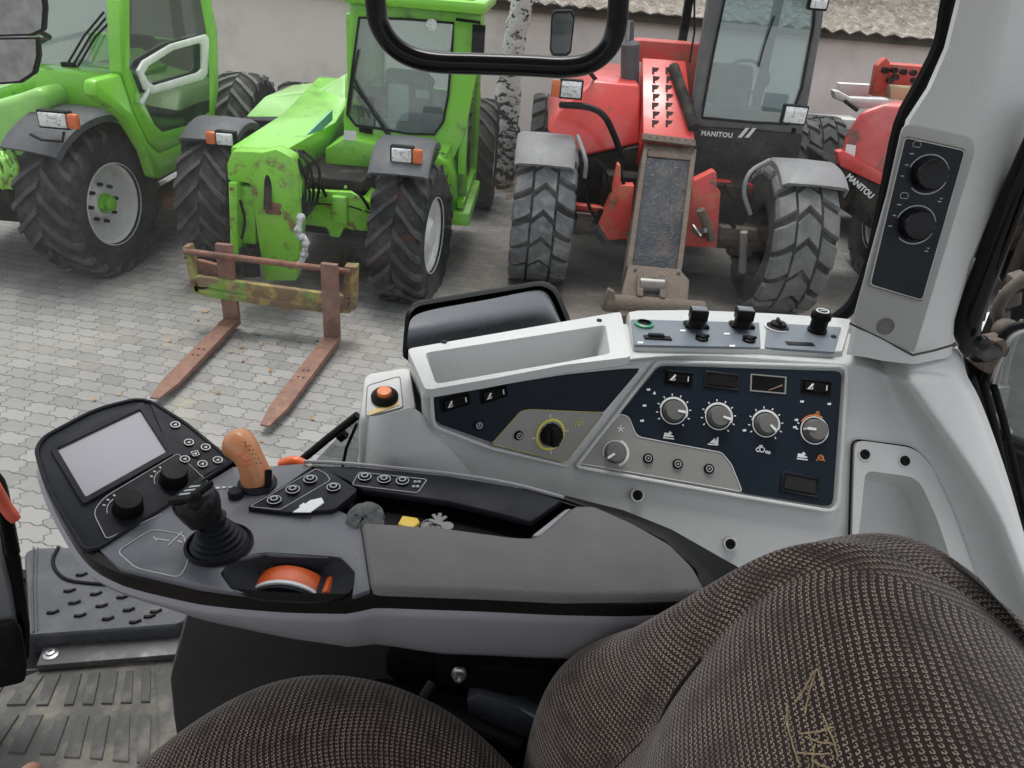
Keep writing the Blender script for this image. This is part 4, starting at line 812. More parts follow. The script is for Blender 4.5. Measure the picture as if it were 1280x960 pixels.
# slate switch panels on the ledge
def plate(name, pts, plane, m, parent, lift, th=.004, r=.003, bevel=.0006):
    bm = nb(); prism(bm, rounded(plane.poly(pts, lift), r), -plane.n*th); return link(name, bm, m, parent, bevel=bevel, seg=1)
bm = nb(); O = resample(rounded(LED.poly([(783, 394), (860, 393), (960, 397), (1064, 404), (1052, 447), (960, 443), (860, 439), (790, 439)], .0), .006), 48)
loops(bm, [[p-V((0, 0, .01)) for p in O], O, grow(O, .985, .008), grow(O, .95, .0085)], False, True); link('switch_tray', bm, m_light, SC, smooth=40)
LS = .0105
plate('switch_panel', [(789, 399), (949, 403), (951, 434), (793, 431)], LED, m_navyledge, SC, LS)
plate('switch_panel', [(959, 403), (1052, 409), (1043, 440), (956, 434)], LED, m_navyledge, SC, LS)
def ledge_pt(px, py, h=0.): return LED.hit(px, py, LS+h)
Z1 = V((0, 0, 1))
bm = nb(); p = ledge_pt(805, 406); lathe(bm, p, Z1, [(.0145, 0), (.0145, .003), (.011, .0045), (.0105, .001)], 28, cap1=False); so = link('socket', bm, mat('green_ring', (.03, .22, .12), .4), SC)
bm = nb(); lathe(bm, p, Z1, [(.0105, .0005), (.0105, .004), (.0085, .005), (.008, .002), (.0001, .002)], 28); link('socket_core', bm, m_black, so)
def ledgebox(name, px, py, w, d, h, m, top=None, bev=.002, tilt=0, parent=SC):
    p = ledge_pt(px, py); ax = (V((1, .08, 0)), V((-.08, 1, 0)), Z1); bm = nb()
    X, Y = ax[0].normalized(), ax[1].normalized()
    b0 = [p-X*w/2-Y*d/2, p+X*w/2-Y*d/2, p+X*w/2+Y*d/2, p-X*w/2+Y*d/2]
    loops(bm, [[q+Z1*0 for q in b0], [q+Z1*h*.6 for q in b0], [p+(q-p)*.88+Z1*h+Y*tilt for q in b0]]); return link(name, bm, m, parent, bevel=bev)
# rocker
r_ = ledgebox('rocker_switch', 822, 423, .040, .012, .0025, m_black, bev=.0008); ledgebox('rocker_paddle', 820, 422, .024, .008, .006, m_black, bev=.0008, parent=r_)
for px, py in ((870, 408), (927, 408)):
    b_ = ledgebox('rotary_switch', px, py, .036, .020, .006, m_black, bev=.002)
    p = ledge_pt(px, py, .006); bm = nb(); lathe(bm, p, Z1, [(.0125, 0), (.0125, .012), (.011, .013)], 20); box(bm, p+V((0, 0, .020)), (.0255, .019, .016)); link('switch_cap', bm, m_black, b_, bevel=.002)
    bm = nb(); box(bm, p+V((0, 0, .0285)), (.023, .017, .002)); link('cap_top', bm, m_hood, b_, bevel=.001)
for px, py in ((877, 424), (936, 426)):
    bm = nb(); p = ledge_pt(px, py); lathe(bm, p, Z1, [(.0095, 0), (.0095, .003), (.006, .004), (.006, .007), (.0001, .0075)], 20); box(bm, p+V((0, 0, .006)), (.020, .005, .004)); link('toggle', bm, m_black, SC, bevel=.0008)
bm = nb(); p = ledge_pt(972, 409); lathe(bm, p, Z1, [(.0165, 0), (.0165, .002), (.012, .003), (.0115, .008), (.0001, .0085)], 24); box(bm, p+V((0, 0, .009)), (.004, .02, .007)); kk = link('turn_switch', bm, m_black, SC, bevel=.0008)
bm = nb(); tube(bm, [p+V((.0185*math.cos(a), .0185*math.sin(a), .001)) for a in [R(60+i*15) for i in range(17)]], .0012, 5); link('dial_marking', bm, m_mark, kk)
bm = nb(); p = ledge_pt(1021, 414); lathe(bm, p, Z1, [(.0145, 0), (.0145, .004), (.0125, .005), (.0125, .020), (.0138, .021), (.0138, .030), (.0115, .033), (.006, .0335), (.0001, .0335)], 28)
for k in range(14):
    a = 2*PI*k/14; box(bm, p+V((.0138*math.cos(a), .0138*math.sin(a), .0255)), (.002, .003, .009), (V((math.cos(a), math.sin(a), 0)), V((-math.sin(a), math.cos(a), 0)), Z1))
kk = link('lighter_knob', bm, m_black, SC)
bm = nb(); tube(bm, [p+V((.0085*math.cos(a), .0085*math.sin(a), .0335)) for a in [2*PI*i/20 for i in range(20)]], .0011, 5, closed=True); box(bm, p+V((0, 0, .034)), (.009, .0015, .0012)); link('cap_marking', bm, m_mark, kk)
ledgebox('slot_cover', 1000, 430, .042, .012, .001, m_black, bev=.0004)
bm = nb(); lathe(bm, ledge_pt(1042, 421), Z1, [(.004, 0), (.004, .002), (.0001, .002)], 12); lathe(bm, LED.hit(555, 428, .006), Z1, [(.004, 0), (.004, .002), (.0001, .002)], 12); lathe(bm, LED.hit(749, 401, .006), Z1, [(.004, 0), (.004, .002), (.0001, .002)], 12); link('screw', bm, m_black, SC)
bm = nb()
for (a, b) in ((797, 427), (850, 412), (905, 416), (912, 431)): prism(bm, LED.poly([(a, b), (a+7, b), (a+7, b+2), (a, b+2)], LS+.0008), -Z1*.0008)
link('pictogram', bm, m_mark, SC)

# ---- control panels
ND, AD = .0025, .0045
pA_dark = [(824, 457), (1053, 464), (1041, 634), (928, 616), (914, 580), (902, 565), (795, 545), (785, 522), (776, 517)]
pA_light = [(775, 517), (786, 521), (796, 545.5), (850, 556), (902, 565.5), (914, 580), (928, 614.5), (723, 579)]
def pplate(name, pts, pln, m, off, th=.009, r=.004): 
    bm = nb(); prism(bm, rounded(pln.poly(pts, off), r, 3), -pln.n*th); return link(name, bm, m, SC, bevel=.0005, seg=1)
panA = pplate('control_panel', pA_dark, PA, m_navy, .006, r=[.008, .010, .012, .008, .004, .012, .012, .006, .004])
panAl = pplate('control_panel', pA_light, PA, m_beige, .006, r=[.004, .006, .012, .001, .012, .004, .006, .006])
pB_dark = [(543, 496), (612, 484), (705, 469), (802, 460), (755, 515), (662, 511), (651, 513), (614, 553), (546, 529)]
pB_light = [(662, 512), (755, 516), (707, 579), (615, 555), (651, 514)]
panB = pplate('control_panel', pB_dark, PB, m_navy, .006, r=[.006, .01, .01, .004, .002, .004, .004, .002, .008])
panBl = pplate('control_panel', pB_light, PB, m_beige, .006, r=[.006, .004, .008, .003, .006])
bm = nb()
tube(bm, rounded(PA.poly([(821, 452), (1059, 459), (1047, 641), (926, 621), (720, 584)], .006), [.008, .014, .018, .008, .006]), .0032, 8, closed=True)
link('panel_rim', bm, m_light, SC)
bm = nb(); tube(bm, rounded(PB.poly([(539, 493), (612, 481), (705, 466), (806, 456), (709, 583), (612, 560), (542, 533)], .005), [.008, .01, .01, .006, .006, .004, .01]), .0026, 8, closed=True); link('panel_rim', bm, m_light, SC)
bm = nb(); tube(bm, rounded(PB.poly([(662, 512), (755, 516), (707, 578), (615, 555), (651, 514)], .0065), .005), .0007, 4, closed=True)
link('panel_outline', bm, mat('amber_outline', (.42, .36, .12), .5), SC)
bm = nb(); tube(bm, rounded(PA.poly([(775, 517), (786, 521), (796, 545.5), (850, 556), (902, 565.5), (914, 580), (928, 614.5), (723, 579)], .0065), .005), .0006, 4, closed=True); link('panel_outline', bm, m_mark, SC)

def arc_pts(c, u, v, r, a0, a1, k=20): return [c+u*r*math.cos(R(a0+(a1-a0)*i/k))+v*r*math.sin(R(a0+(a1-a0)*i/k)) for i in range(k+1)]
def flatarc(bm, c, u, v, n, r0, r1, a0, a1, h=.0006, k=28, mi=0):
    o = arc_pts(c, u, v, r1, a0, a1, k); i_ = arc_pts(c, u, v, r0, a0, a1, k)
    for j in range(k):
        prism(bm, [o[j]+n*h, o[j+1]+n*h, i_[j+1]+n*h, i_[j]+n*h], -n*h, mi)
def knob(parent, c, pln, r, h, ptr, m, ringm=None, ring=(1.16, 1.30, 0, 360), ticks=None, ring2=None, skirt=True, name='knob', flute=0):
    u, v, n = pln.u, pln.v, pln.n
    bm = nb(); prof = [(r*1.04, 0), (r*1.0, h*.18), (r*.93, h*.86), (r*.86, h), (r*.45, h*1.03), (.0001, h*1.03)]
    if not skirt: prof = [(r, 0), (r*.97, h*.9), (r*.88, h), (.0001, h)]
    uu, vv, n_ = basis(n); seg = 36
    ls = [[c+n*hh+(uu*math.cos(2*PI*i/seg)+vv*math.sin(2*PI*i/seg))*rr*(1-(flute*(i % 3 == 0))) for i in range(seg)] for rr, hh in prof]; loops(bm, ls)
    k = link(name, bm, m, parent, smooth=45)
    if ptr is not None:
        a = R(ptr); d = u*math.cos(a)+v*math.sin(a); s = n.cross(d); top = c+n*(h*1.03)
        bm = nb(); prism(bm, [top+d*r*.22-s*r*.10, top+d*r*.98-s*r*.12, top+d*r*.98+s*r*.12, top+d*r*.22+s*r*.10], n*.0012)
        bar(bm, c+d*r*.99+n*.001, c+d*r*.93+n*h, r*.2, .001, up=d); link('pointer', bm, m_mark, k)
    if ringm:
        bm = nb(); flatarc(bm, c, u, v, n, r*ring[0], r*ring[1], ring[2], ring[3])
        if ring2: flatarc(bm, c, u, v, n, r*ring2[0], r*ring2[1], ring2[2], ring2[3])
        for t in (ticks or []):
            a = R(t); d = u*math.cos(a)+v*math.sin(a); s = n.cross(d); o = c+n*.0006
            prism(bm, [o+d*r*1.46-s*r*.05, o+d*r*1.66-s*r*.05, o+d*r*1.66+s*r*.05, o+d*r*1.46+s*r*.05], -n*.0006)
        link('dial_marking', bm, ringm, k)
    return k
tk_ = [-52, -22, 8, 38, 68, 98, 128, 158, 188, 212]
for (px, py, ang) in ((842, 514, -6), (898, 521, -14), (957, 530, -42)):
    knob(SC, PA.hit(px, py, .0062), PA, .0150, .013, ang, m_knob, m_mark, (1.16, 1.25, 150, 395), tk_, (1.16, 1.36, -20, 170))
knob(SC, PA.hit(1018, 538, .0062), PA, .0158, .014, 178, m_knob, m_mark, (1.16, 1.26, 0, 360), [160, 180], None)
bm = nb(); flatarc(bm, PA.hit(1018, 538, .0064), PA.u, PA.v, PA.n, .0205, .0225, 60, 150); link('orange_scale', bm, m_orangeprint, SC)
knob(SC, PA.hit(769, 566, .0062), PA, .0145, .013, 218, m_knob, m_mark, (1.12, 1.36, -70, 70), None, (1.12, 1.2, 70, 200))
# yellow ringed dial
c = PB.hit(688, 543, .0062); k_ = knob(SC, c, PB, .0158, .012, None, m_black, m_yellow, (1.22, 1.44, 0, 360), None, flute=.06)
bm = nb(); prism(bm, [c+PB.n*.0115+PB.u*a+PB.v*b for a, b in ((-.006, -.014), (.006, -.014), (.006, .014), (-.006, .014))], PB.n*.004); link('grip_ridge', bm, m_black, k_, bevel=.002)
bm = nb(); 
for a in (0, 90, 180, 270):
    d = PB.u*math.cos(R(a))+PB.v*math.sin(R(a)); s = PB.n.cross(d); o = c+PB.n*.0006; prism(bm, [o+d*.0235-s*.0006, o+d*.029-s*.0006, o+d*.029+s*.0006, o+d*.0235+s*.0006], -PB.n*.0006)
link('dial_marking', bm, m_mark, k_)
def pushbtn(px, py, pln, parent, r=.0062, off=.0062, m=None, h=.0032, ringm=None, name='push_button'):
    c = pln.hit(px, py, off); bm = nb(); lathe(bm, c, pln.n, [(r, 0), (r, h*.6), (r*.8, h), (r*.7, h*.8), (.0001, h*.8)], 20); b = link(name, bm, m or m_black, parent)
    bm = nb(); flatarc(bm, c+pln.n*h, pln.u, pln.v, pln.n, r*.50, r*.66, 0, 360, .0003, 16); prism(bm, [c+pln.n*(h*.8+.0003)+pln.u*a*r+pln.v*b_*r for a, b_ in ((-.22, -.18), (.05, .3), (.26, -.1))], -pln.n*.0003); link('symbol', bm, ringm or mat_sym, b); return b
mat_sym = mat('grey_symbol', (.42, .43, .43), .5)
for px, py in ((810, 573), (847, 580), (886, 586)): pushbtn(px, py, PA, SC, .0072)
pushbtn(648, 544, PB, SC, .0066); pushbtn(598, 531, PB, SC, .0066, m=m_navy)
def rocker(px, py, w, h, pln, parent, glyph=True, blank=False, off=.0062, name='rocker_switch', slope=0.):
    c = pln.hit(px, py, off); a = R(slope); u = pln.u*math.cos(a)+pln.v*math.sin(a); v = pln.v*math.cos(a)-pln.u*math.sin(a); n = pln.n
    def q(s, t, hh, f=1.): return c+u*s*w/2*f+v*t*h/2*f+n*hh
    bm = nb(); loops(bm, [[q(-1, -1, -.002), q(1, -1, -.002), q(1, 1, -.002), q(-1, 1, -.002)], [q(-1, -1, .0018), q(1, -1, .0018), q(1, 1, .0018), q(-1, 1, .0018)], [q(-.92, -.84, .0026), q(.92, -.84, .0026), q(.92, .84, .0026), q(-.92, .84, .0026)]], True, False)
    loops(bm, [[q(-.92, -.84, .0026), q(.92, -.84, .0026), q(.92, .84, .0026), q(-.92, .84, .0026)], [q(-.86, -.72, .0006), q(.86, -.72, .0006), q(.86, .72, .0006), q(-.86, .72, .0006)]], False, True)
    b = link(name, bm, m_black if not blank else m_housing2, parent, bevel=.0004, seg=1)
    bm = nb()
    if blank: loops(bm, [[q(-.84, -.7, .0004), q(.84, -.7, .0004), q(.84, .7, .0004), q(-.84, .7, .0004)], [q(-.8, -.6, .0022), q(.8, -.6, .0022), q(.8, .66, .0012), q(-.8, .66, .0012)]])
    else: loops(bm, [[q(-.82, -.66, .0006), q(.82, -.66, .0006), q(.82, .66, .0006), q(-.82, .66, .0006)], [q(-.8, -.6, .0034), q(.0, -.6, .0018), q(.0, .6, .0018), q(-.8, .6, .0034)]]); loops(bm, [[q(.0, -.6, .0018), q(.8, -.6, .0045), q(.8, .6, .0045), q(.0, .6, .0018)], [q(0, -.6, .0006), q(.8, -.6, .0006), q(.8, .6, .0006), q(0, .6, .0006)]])
    link('paddle', bm, m_black if not blank else m_brownblack, b)
    if glyph:
        bm = nb(); s0 = h*.22; o = q(-.42, 0, .0037)
        prism(bm, [o+u*(-s0)+v*(-s0), o+u*(-s0*.4)+v*(-s0), o+u*s0+v*(s0*.7), o+u*s0*.5+v*s0], -n*.0005); flatarc(bm, o+u*s0*.2-v*s0*.5, u, v, n, s0*.35, s0*.55, 0, 360, .0004, 10)
        prism(bm, [q(.62, -.35, .0044), q(.68, -.35, .0044), q(.68, .35, .0044), q(.62, .35, .0044)], -n*.0005); link('symbol', bm, m_mark, b)
    return b
rocker(848, 473, .040, .0205, PA, SC, slope=-2); rocker(902, 476, .050, .024, PA, SC, glyph=False, blank=True, name='blanking_cover', slope=-2); rocker(1020, 484, .042, .021, PA, SC, slope=-2)
rocker(1000, 606, .054, .029, PA, SC, glyph=False, blank=True, name='blanking_cover', slope=-6)
rocker(569, 502, .040, .018, PB, SC, slope=6); rocker(617, 492, .038, .018, PB, SC, slope=6)
# open pocket with a bright frame
c = PA.hit(960, 480, .0062); bm = nb(); u, v, n = PA.u, PA.v, PA.n
def q4(w, h, o): return [c+u*a*w+v*b*h+n*o for a, b in ((-1, -1), (1, -1), (1, 1), (-1, 1))]
loops(bm, [q4(.0255, .0125, -.001), q4(.0255, .0125, .0015), q4(.0235, .0108, .0015)], False, False); pk = link('open_pocket', bm, m_beige, SC)
bm = nb(); loops(bm, [q4(.0235, .0108, .0012), q4(.0225, .0100, .0004)], False, True); prism(bm, [c+u*.002-v*.009+n*.0010, c+u*.020-v*.001+n*.0010, c+u*.020+v*.001+n*.0010, c+u*.0-v*.009+n*.0010], -n*.0005, 1); link('pocket_inside', bm, [m_gloss, mat('tan_wire', (.3, .17, .1), .5)], pk)
# printed pictograms
def glyph(bm, px, py, pln, kind, s=.0055, off=.0066):
    c = pln.hit(px, py, off); u, v, n = pln.u, pln.v, pln.n
    def poly(pts): prism(bm, [c+u*a*s+v*b*s for a, b in pts], -n*.0005)
    if kind == 0: poly([(-1.4, -.9), (1.4, -1.0), (1.4, -.7), (-1.4, -.6)]); poly([(-1.3, -.4), (-1.1, .6), (-.2, .5), (.2, 1.1), (.9, .6), (.4, .2), (1.3, -.1), (1.2, -.4)])
    elif kind == 1: poly([(-1.4, -.9), (.9, -.9), (.9, -.6), (-1.4, -.6)]); poly([(-1.0, -.4), (.3, 1.0), (.5, .1), (.9, 1.2), (1.2, 1.2), (1.2, -.9), (.9, -.9), (.2, -.4)])
    elif kind == 2: 
        flatarc(bm, c-u*s*.9-v*s*.1, u, v, n, s*.35, s*.6, 0, 360, .0004, 12); flatarc(bm, c+u*s*.1, u, v, n, s*.5, s*.75, 0, 360, .0004, 12)
        poly([(-.9, .5), (.1, .7), (.3, 1.2), (-.5, 1.1)]); flatarc(bm, c+u*s*1.3-v*s*.5, u, v, n, s*.15, s*.4, 0, 360, .0004, 10); flatarc(bm, c+u*s*1.9-v*s*.6, u, v, n, s*.15, s*.4, 0, 360, .0004, 10)
    elif kind == 3: poly([(-.6, -.6), (.6, -.6), (.4, .1), (0, .7), (-.3, .1)])
    elif kind == 4: flatarc(bm, c, u, v, n, s*.55, s*.85, 0, 360, .0004, 14); poly([(-1.3, -.9), (-.5, .4), (-.3, .2), (-1.0, -1.0)]); poly([(1.3, -.9), (.3, .5), (.1, .3), (1.0, -1.0)]); poly([(-.5, -.3), (.6, .3), (.5, .5), (-.6, -.1)])
    elif kind == 5:
        for a in range(5):
            an = R(a*72+20); d = (math.cos(an), math.sin(an)); poly([(-.12*d[1], .12*d[0]), (1.1*d[0]-.12*d[1], 1.1*d[1]+.12*d[0]), (1.1*d[0]+.12*d[1], 1.1*d[1]-.12*d[0]), (.12*d[1], -.12*d[0])])
    elif kind == 6: poly([(-.8, -.4), (.4, -.4), (.7, .2), (.2, .6), (-.4, .2), (-.8, .5)])
bm = nb()
for a in ((836, 544, 0), (892, 552, 1), (952, 562, 2), (1003, 570, 0)): glyph(bm, a[0], a[1], PA, a[2])
for a in ((811, 487, 6), (818, 491, 3), (806, 507, 6), (803, 526, 6), (1003, 502, 6), (1037, 505, 6), (931, 538, 6), (996, 525, 6), (994, 534, 6)): glyph(bm, a[0], a[1], PA, a[2], .0036)
glyph(bm, 776, 536, PA, 5, .0048); link('pictogram', bm, m_mark, SC)
bm = nb(); glyph(bm, 1026, 572, PA, 4, .005); glyph(bm, 1022, 516, PA, 4, .0028); link('pictogram', bm, m_orangeprint, SC)
bm = nb(); c = PB.hit(724, 528, .0066); flatarc(bm, c-PB.v*.001, PB.u, PB.v, PB.n, .0022, .0032, 0, 360, .0004, 12)
for s in (-1, 1):
    tube(bm, [c+PB.u*s*.007-PB.v*.006, c+PB.u*s*.0055+PB.v*.005, c+PB.u*s*.002+PB.v*.005], .0005, 4)
link('pictogram', bm, m_yellow, SC)
# screws
def screw(parent, p, n, r=.0062, m=None):
    bm = nb(); lathe(bm, p, n, [(r*1.5, -.0005), (r*1.5, .0008), (r*1.2, .0010), (r*1.15, .0006)], 20, cap1=False); s = link('screw', bm, m_light, parent)
    bm = nb(); lathe(bm, p, n, [(r*1.15, .0), (r*1.1, .0014), (r*.55, .0020), (r*.5, .0006), (.0001, .0006)], 20); link('screw_head', bm, m or m_black, s)
screw(SC, PA.hit(797, 619, .0), PA.n); screw(SC, PA.hit(913, 680, -.0058), PA.n)
# cubby at the right
tray('cubby', [(1066, 550), (1139, 560), (1160, 580), (1188, 640), (1225, 745), (1068, 720), (1062, 680)], [(1082, 588), (1140, 596), (1152, 606), (1172, 650), (1200, 735), (1085, 715), (1072, 680)], PA, .045, m_light, SC, lift=.007, shrink=.88, r=.012, shift=(0, 0, -.0))
bm = nb(); tube(bm, rounded(PA.poly([(1065, 549), (1140, 559), (1162, 580), (1190, 640), (1228, 748), (1067, 722), (1061, 680)], .0035), .012), .0016, 5, closed=True); link('cubby_gap', bm, m_black, SC)
for px, py in ((1081, 568), (1131, 576)): screw(SC, PA.hit(px, py, .0075), PA.n, .0062)
# black hood box behind the tray
HB = thing('device_housing', 'rounded grey black plastic housing standing behind the console tray', 'housing', (.05, 1.12, 2.0))
def hp(px, py, y): return at(px, py, y=y)
bm = nb()
O = resample(rounded([hp(502, 450, 1.00), hp(507, 390, 1.03), hp(516, 379, 1.05), hp(680, 352, 1.20), hp(696, 360, 1.20), hp(714, 402, 1.16), hp(716, 430, 1.12), hp(600, 470, 1.05)], .012), 64)
cn = sum(O, V())/64
I = [cn+(p-cn)*.95+V((0, -.006, 0)) for p in O]
loops(bm, [[p+V((0, .07, -.03)) for p in O], [p+V((0, .012, -.002)) for p in O], O, I], True, False)
hs = link('rim', bm, m_black, HB, smooth=50)
bm = nb()
G1 = [[hp(514, 392, 1.035), hp(560, 383, 1.07), hp(620, 373, 1.12), hp(672, 361, 1.185), hp(686, 364, 1.19), hp(702, 404, 1.155)],
      [hp(511, 408, 1.00), hp(560, 398, 1.04), hp(620, 388, 1.09), hp(672, 376, 1.15), hp(690, 378, 1.16), hp(704, 408, 1.14)],
      [hp(509, 423, .985), hp(560, 413, 1.02), hp(620, 403, 1.07), hp(672, 392, 1.12), hp(692, 392, 1.14), hp(706, 412, 1.13)],
      [hp(509, 432, 1.00), hp(560, 421, 1.04), hp(620, 410, 1.09), hp(672, 399, 1.14), hp(694, 404, 1.13), hp(708, 416, 1.12)],
      [hp(510, 445, 1.02), hp(560, 440, 1.06), hp(620, 425, 1.10), hp(672, 415, 1.14), hp(694, 420, 1.13), hp(708, 424, 1.12)]]
loops(bm, G1, False, False, False); o = link('cover', bm, m_hood, HB, smooth=180); o.modifiers.new('s', 'SUBSURF').render_levels = 2

# ---- corner pillar with the two-knob panel
PL = thing('corner_pillar', 'light grey cab corner pillar carrying a black two knob panel', 'pillar', (.56, 1.0, 2.0))
rows = [(-60, 1216, 1246, 1278, 1330), (0, 1195, 1232, 1264, 1330), (60, 1180, 1220, 1252, 1320), (110, 1158, 1206, 1238, 1306), (150, 1132, 1190, 1226, 1292), (185, 1124, 1178, 1215, 1280), (250, 1106, 1158, 1198, 1250), (330, 1084, 1135, 1172, 1214), (400, 1067, 1112, 1152, 1193), (443, 1058, 1100, 1141, 1190)]
PP = Plane(at(1150, 280, y=1.0), (-.12, -.96, .22))
bm = nb(); ls = []
for py, a, b, c_, d in rows:
    yy = py; off = {1: 0}
    ls.append([PP.hit(a+8, yy-3, -.05), PP.hit(a, yy, -.012), PP.hit(a+5, yy+1, -.001), PP.hit((a+b)/2, yy+3*(py > 100), 0), PP.hit(b+4, yy+8*(py > 100), .0), PP.hit(c_-3, yy+12*(py > 100), -.002), PP.hit(c_+4, yy+12*(py > 100), -.008), PP.hit(d-6, yy+4, -.035), PP.hit(d, yy, -.05), PP.hit(d, yy, -.09), PP.hit(a+8, yy, -.09)])
loops(bm, ls); link('pillar_cover', bm, m_light, PL, smooth=60)
# darker trim copy around the panel: the face's shading put into its colour
q = [(1130, 152), (1216, 172), (1219, 190), (1143, 441), (1066, 403), (1108, 250)]
bm = nb(); P_ = rounded(PP.poly(q, .0035), [.014, .014, .01, .003, .003, .02]); prism(bm, P_, -PP.n*.006); link('panel_surround', bm, m_pillarshade, PL, bevel=.0015)
bm = nb(); P_ = rounded(PP.poly([(1131, 169), (1208, 186), (1153, 378), (1086, 358)], .006), .006); prism(bm, P_, -PP.n*.004); cpn = link('control_panel', bm, m_gloss if 0 else mat('deep_navy_panel', (.006, .009, .015), .3), PL, bevel=.0005, seg=1)
bm = nb(); cc = sum(P_, V())/len(P_); tube(bm, [cc+(p-cc)*.975+PP.n*.0004 for p in P_], .0008, 5, closed=True); link('panel_line', bm, mat_sym, cpn)
bm = nb(); tube(bm, P_, .0010, 5, closed=True); link('panel_edge', bm, m_beige, cpn)
for (px, py) in ((1160, 218), (1144, 281)):
    k = knob(cpn, PP.hit(px, py, .0062), PP, .0205, .020, None, m_gloss, None, flute=.03)
    bm = nb(); c = PP.hit(px, py, .0064); flatarc(bm, c, PP.u, PP.v, PP.n, .0238, .0250, -130, 165)
    for dx, dy, w_ in ((-.030, .008, .004), (-.028, .022, .005), (-.032, -.006, .004), (.020, -.032, .004), (.022, -.028, .0025)):
        o = c+PP.u*dx+PP.v*dy; prism(bm, [o, o+PP.u*w_, o+PP.u*w_+PP.v*.0012, o+PP.v*.0012], -PP.n*.0004)
    o = c+PP.u*-.022+PP.v*.034; tube(bm, [o+PP.u*a+PP.v*b for a, b in ((-.004, -.003), (.004, -.003), (.005, .001), (.003, .004), (-.003, .004), (-.005, .001))], .0004, 4, closed=True)
    link('dial_marking', bm, mat_sym, cpn)
bm = nb(); c = PP.hit(1107, 408, .004); lathe(bm, c, PP.n, [(.0115, 0), (.0105, .001), (.009, -.001), (.0085, -.0015)], 24, cap1=False); lathe(bm, c-PP.n*.001, PP.n, [(.0085, 0), (.007, .0015), (.004, .0005), (.0001, .0005)], 20); link('screw', bm, m_knob, PL)
bm = nb(); tube(bm, PP.poly([(1062, 404), (1100, 422), (1141, 444)], -.001)+PP.poly([(1168, 438), (1195, 430)], -.006), .0016, 6); link('seam', bm, mat('seam_shadow', (.05, .05, .05), .8), PL)
# rubber seal between pillar and window
bm = nb(); tube(bm, [at(a, b, y=1.17) for a, b in [(1205, -60), (1186, 0), (1176, 55), (1150, 108), (1126, 155), (1108, 240), (1088, 330), (1068, 378), (1040, 402), (1010, 420)]], .011, 8, smooth=3)
sl = link('window_seal', bm, m_black, None); tag(sl, 'black rubber seal running down between the side window and grey pillar', 'seal')

# ---- side window pane of the cab and its lower frame
WN = thing('side_window', 'large clear side window of the cab with the parked machines behind it', 'window', (-.4, 1.2, 1.5))
def wy(x): return 1.235 if x > 0 else 1.235
bm = nb(); prism(bm, [(-1.75, 1.235, 1.32), (.66, 1.235, 1.32), (.60, 1.235, 2.0), (.62, 1.235, 3.05), (-1.55, 1.235, 3.05)], (0, .005, 0)); link('glass_pane', bm, m_window, WN)
bm = nb(); tube(bm, [(-1.75, 1.25, 1.30), (-.9, 1.25, 1.30), (.6, 1.25, 1.30)], .02, 8); link('lower_frame', bm, m_black, WN)
# grab handle hanging across the upper window
GH = thing('grab_rail', 'gloss black tubular handle bent in a U across the top of the view', 'handle', at(620, 80, y=.95))
bm = nb(); tube(bm, [at(a, b, y=.95) for a, b in [(462, -260), (466, -60), (470, 10), (476, 34), (490, 55), (512, 70), (545, 78), (600, 80), (660, 82), (705, 84), (738, 78), (760, 60), (770, 36), (773, 5), (776, -60), (780, -260)]], .0118, 18, smooth=5); link('handle_bar', bm, m_gloss, GH)

# lower smoked corner glass with black frame line beside the console's left end
LG = thing('lower_window', 'small grey lower window corner in a thin black frame beside the console end', 'window', at(420, 560, y=1.05))
q = [(372, 600), (446, 522), (462, 540), (445, 600)]
bm = nb(); prism(bm, [at(a, b, y=1.08) for a, b in q], (0, .005, 0)); link('glass_pane', bm, m_greyglass, LG)
bm = nb(); tube(bm, [at(365, 598, y=1.07), at(376, 576, y=1.07), at(410, 548, y=1.07), at(447, 519, y=1.07)], .007, 8); tube(bm, [at(425, 600, y=1.06), at(433, 560, y=1.06), at(446, 530, y=1.06)], .003, 6); bar(bm, at(424, 548, y=1.06), at(432, 542, y=1.06), .012); link('window_frame', bm, m_black, LG)

# ================================================================= ARMREST CONSOLE
ZA = 2.05
AR = thing('armrest_console', 'grey armrest console with display, joystick and orange drive lever', 'armrest', (-.2, .65, 1.75))
TOP = Plane((0, .7, ZA), (0, 0, 1), up=V((0, 1, 0)))
h1, h2 = at(124, 686, z=ZA), at(291, 581, z=ZA)
ax_ = (h2-h1).normalized(); side = V((0, 0, 1)).cross(ax_); 
if side.x > 0: side = -side
DI = Plane(h1, ax_.cross(side*math.cos(R(16))+Z1*math.sin(R(16))).normalized() if ax_.cross(side).z > 0 else -ax_.cross(side*math.cos(R(16))+Z1*math.sin(R(16))).normalized(), up=V((0, 1, 0)))
def tp(px, py, off=0.): return TOP.hit(px, py, off)
def dp(px, py, off=0.): return DI.hit(px, py, off)
# main outline (front part on the tilted display plane)
F_ = [dp(105, 688), dp(75, 640), dp(55, 600), dp(43, 562), dp(54, 545), dp(120, 510), dp(180, 494), dp(232, 528), dp(290, 573)]
B_ = [tp(330, 581), tp(380, 577), tp(440, 580), tp(560, 592), tp(640, 605), tp(705, 622), tp(780, 647), tp(840, 684), tp(872, 714), tp(887, 742), tp(800, 750), tp(700, 748), tp(600, 743), tp(462, 738), tp(440, 746), tp(350, 744), tp(250, 735), tp(150, 712)]
O = rounded(F_+B_, .02, 2)
NN = 120; O = resample(O, NN); cO = sum(O, V())/NN
def off2(pts, d, dz):
    q = inset(pts, d, (0, 0, 1)); return [p+V((0, 0, dz)) for p in q]
bm = nb(); L0 = off2(O, .004, -.028); L1 = off2(O, -.001, -.006+.0); Lr = off2(O, -.001, -.026)
loops(bm, [off2(O, .006, -.0025), L1, Lr, L0], False, False); link('upper_edge', bm, m_brownblack, AR, smooth=60)
bm = nb()
